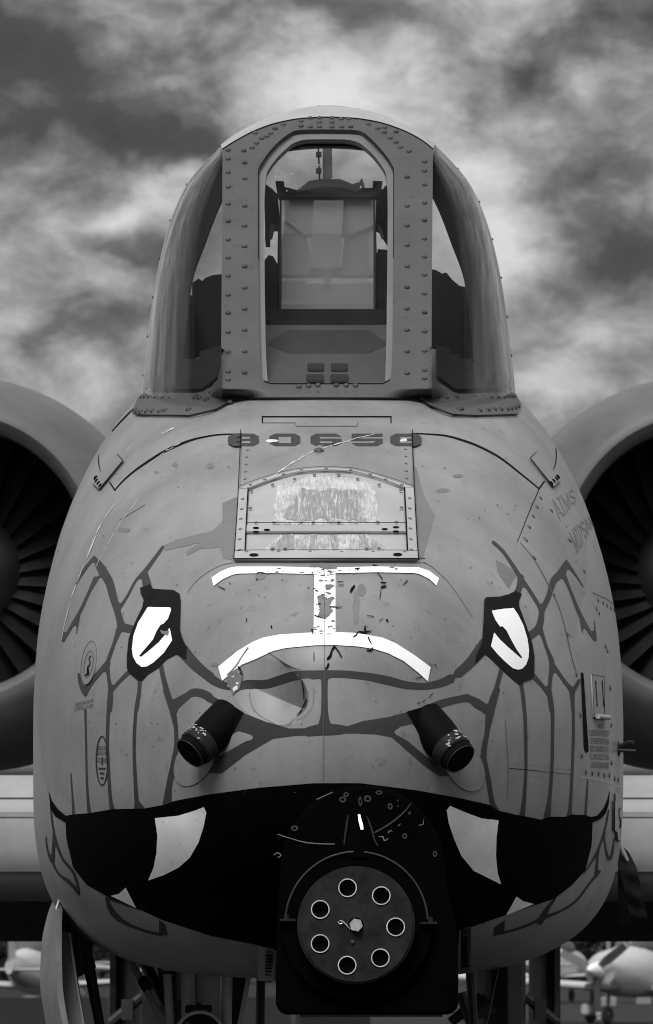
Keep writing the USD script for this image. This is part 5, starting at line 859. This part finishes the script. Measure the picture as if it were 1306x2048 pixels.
# light aeroplanes in the background
def light_plane(label, loc, rz, blades, cover=False, stripe=True):
    T = thing('light_aircraft', label, 'light aircraft', loc, rz, None); th = np.linspace(0, 2 * np.pi, 28, endpoint=False)
    st = [(-1.55, .16, .16, 1.10), (-1.5, .34, .30, 1.08), (-1.2, .46, .42, 1.06), (-.6, .52, .50, 1.06), (0, .56, .58, 1.12), (.8, .55, .60, 1.14), (1.6, .44, .46, 1.12), (3.0, .24, .28, 1.12), (4.4, .08, .14, 1.14)]
    part(T, 'fuselage', loft([np.stack([w * np.sin(th), np.full(28, y), z + h * np.cos(th)], 1) for y, w, h, z in st], closed=True, cap=True), 'plane_white', 40)
    part(T, 'cabin', loft([np.stack([w * np.sin(th), np.full(28, y), z + h * np.cos(th)], 1) for y, w, h, z in [(-.5, .2, .05, 1.5), (.0, .46, .36, 1.5), (.7, .5, .46, 1.5), (1.3, .42, .36, 1.48), (2.0, .15, .05, 1.45)]], closed=True), 'plane_stripe', 40)
    for s in (-1, 1):
        m_ = loft([airfoil(s * x, -.1, 1.35, .72 + .06 + x * .06, .72 - .10 + x * .06) for x in (.3, 2, 4.8)], closed=True, cap=True); trimesh.repair.fix_normals(m_); part(T, 'wing', m_, 'plane_white', 40)
        m_ = loft([airfoil(s * x, 3.7, 4.4, 1.12, 1.06) for x in (.05, 1.6)], closed=True, cap=True); trimesh.repair.fix_normals(m_); part(T, 'tailplane', m_, 'plane_white', 40)
        L_ = part(T, 'main_leg', tube([[s * 1.2, .5, .75], [s * 1.25, .5, .2]], .045, 10), 'pole_grey')
        w_ = trimesh.creation.torus(.14, .07, 24, 10); w_.apply_transform(trimesh.transformations.rotation_matrix(math.pi / 2, [0, 1, 0])); w_.apply_translation([s * 1.25, .5, .21]); part(L_, 'wheel', w_, 'rubber', 40); part(L_, 'wheel_fairing', bx((s * 1.25 - .1, .2, .15), (s * 1.25 + .1, .85, .42), .08), 'plane_white', 50)
    fn = [np.array([[a, 3.3 + z_ * .45 + b, 1.15 + z_ * 1.15] for a, b in ((0, 0), (.05, .3), (0, 1.15 - z_ * .4), (-.05, .3))]) for z_ in (0, 1)]; m_ = loft(fn, closed=True, cap=True); trimesh.repair.fix_normals(m_); part(T, 'fin', m_, 'plane_white', 30)
    L_ = part(T, 'nose_leg', tube([[0, -1.1, .8], [0, -1.15, .2]], .04, 10), 'pole_grey'); w_ = trimesh.creation.torus(.13, .06, 24, 10); w_.apply_transform(trimesh.transformations.rotation_matrix(math.pi / 2, [0, 1, 0])); w_.apply_translation([0, -1.15, .19]); part(L_, 'wheel', w_, 'rubber', 40)
    part(T, 'cowl_intake', bx((-.3, -1.62, .68), (.3, -1.1, .84), .05), 'plane_stripe', 40)
    PR = part(T, 'propeller', loft([np.stack([r * np.sin(th), np.full(28, y), 1.1 + r * np.cos(th)], 1) for y, r in ((-2.0, .01), (-1.93, .07), (-1.8, .13), (-1.56, .17))], closed=True), 'cover_white' if cover else 'prop_grey', 40)
    for i in range(blades):
        a = .95 + 2 * math.pi * i / blades; cs_, sn = math.cos(a), math.sin(a)
        def bl_(r, w, y): return [np.array([r * sn + q * w * cs_, -1.72 + q * w * .4, 1.1 + r * cs_ - q * w * sn]) for q in (-1, 1)]
        g_ = np.array([bl_(r, w, 0) for r, w in ((.12, .05), (.35, .085), (.6, .08), (.8, .07), (.84, .068))]); part(PR, 'blade', thick(g_, g_ + [0, .02, 0]), 'prop_grey', 30)
        g_ = np.array([bl_(r, w, 0) for r, w in ((.84, .068), (.90, .062))]); part(PR, 'blade_band', thick(g_ , g_ + [0, .02, 0]), 'plane_white', 30)
        g_ = np.array([bl_(r, w, 0) for r, w in ((.90, .062), (.93, .058))]); part(PR, 'blade', thick(g_, g_ + [0, .02, 0]), 'prop_grey', 30)
        g_ = np.array([bl_(r, w, 0) for r, w in ((.93, .058), (.98, .035))]); part(PR, 'blade_band', thick(g_, g_ + [0, .02, 0]), 'plane_white', 30)
    return T
def ground_at(px, d): return ((px - CX) * d / F, d - D, 0.0)
light_plane('white light aeroplane with a three-bladed propeller at the right edge, nearest of the parked ones', ground_at(1268, 90), math.radians(-31), 3, True)
light_plane('white low-winged light aeroplane parked behind the three-bladed one, its tail fin showing', ground_at(1120, 128), math.radians(160), 2)
light_plane('white low-winged light aeroplane at the left behind the netting fence, seen from the tail', ground_at(75, 96), math.radians(176), 2)
light_plane('white light aeroplane far off behind the nose gear leg', ground_at(420, 140), math.radians(40), 2)

# safety net fence in front of the left aeroplanes
NF = thing('netting_fence', 'low white plastic netting fence across the tarmac at the left', 'fence'); fd = 62.0; yf = fd - D
x0, x1 = ground_at(-60, fd)[0], ground_at(600, fd)[0]
st_ = [bx((x, yf - .002, .12), (x + .009, yf + .002, .98)) for x in np.arange(x0, x1, .034)] + [bx((x0, yf - .004, z), (x1, yf - .0025, z + .009)) for z in np.arange(.12, .98, .034)]
part(NF, 'net', cat(st_), 'net_white', False, kind='stuff')
for x in np.arange(x0, x1 + .1, 1.5): part(NF, 'post', tube([[x, yf + .04, 0], [x, yf + .04, 1.05]], .02, 8), 'pole_grey')

paint('barrier_dark', 0.012, 0.8, 0.3, 6, spec=0.1)
jp = np.array([(-.3, 0), (-.3, .08), (-.12, .35), (-.09, .74), (.09, .74), (.12, .35), (.3, .08), (.3, 0)])
for i in range(3):
    b0 = ground_at(-40 + i * 262, 68); BR_ = thing('road_barrier', ('leftmost', 'middle', 'rightmost')[i] + ' of the three low dark road barriers behind the netting', 'barrier', b0, 0, 'dark barriers behind the netting')
    rows_ = [np.stack([np.full(8, x), jp[:, 0], jp[:, 1]], 1) for x in (0.0, 1.96)]; m_ = loft(rows_, closed=True, cap=True); trimesh.repair.fix_normals(m_); part(BR_, 'body', m_, 'barrier_dark', 30); part(BR_, 'top_rail', bx((.02, -.06, .742), (1.94, .06, .77), .01), 'barrier_dark', 30)
# lamp posts and the dark belt of trees beyond the field
for px, d, lab in ((60, 120, 'pale grey lamp post at the left edge, above the netting fence'), (1217, 118, 'pale grey lamp post just above the covered propeller hub'), (1287, 122, 'pale grey lamp post at the right edge of the picture')):
    g0 = ground_at(px, d); LPp = thing('lamp_post', lab, 'lamp post', g0); part(LPp, 'pole', tube([[0, 0, 0], [0, 0, 4.2]], [.075, .05], 12), 'pole_grey'); part(LPp, 'base', bx((-.2, -.2, 0), (.2, .2, .25), .03), 'pole_grey', 40); part(LPp, 'lamp_head', bx((-.15, -.5, 4.2), (.15, .1, 4.3), .04), 'pole_grey', 40)
rt = np.random.default_rng(8); tv, tf = [], []; nleaf = 0
for i in range(60):
    cx = -75 + i * 2.5 + rt.uniform(-1, 1); cy = 190 + rt.uniform(-6, 10); hh = rt.uniform(4.2, 6.6)
    n_ = 1400; ph, ct, rr_ = rt.uniform(0, 2 * np.pi, n_), rt.uniform(-1, 1, n_), rt.uniform(.55, 1, n_) ** .5; st = np.sqrt(1 - ct ** 2)
    lump = .75 + .5 * meshkit.noise(np.stack([st * np.cos(ph), st * np.sin(ph), ct], 1) * 2.2 + i * 7, 3)
    c = np.stack([cx + 2.1 * rr_ * lump * st * np.cos(ph), cy + 2.1 * rr_ * lump * st * np.sin(ph), hh * .52 + hh * .5 * rr_ * lump * ct], 1); c[:, 2] = np.maximum(c[:, 2], .1)
    a, b = rt.normal(0, .16, (n_, 3)), rt.normal(0, .16, (n_, 3)); tv.append(np.stack([c - a, c + b, c + a], 1).reshape(-1, 3)); tf.append(np.arange(3 * n_).reshape(-1, 3) + nleaf); nleaf += 3 * n_
p = part('/World', 'tree_belt', trimesh.Trimesh(np.vstack(tv), np.vstack(tf), process=False), 'leaf_dark', False); tag(stage.GetPrimAtPath(p), 'dark belt of trees along the far side of the airfield', 'trees', kind='stuff')
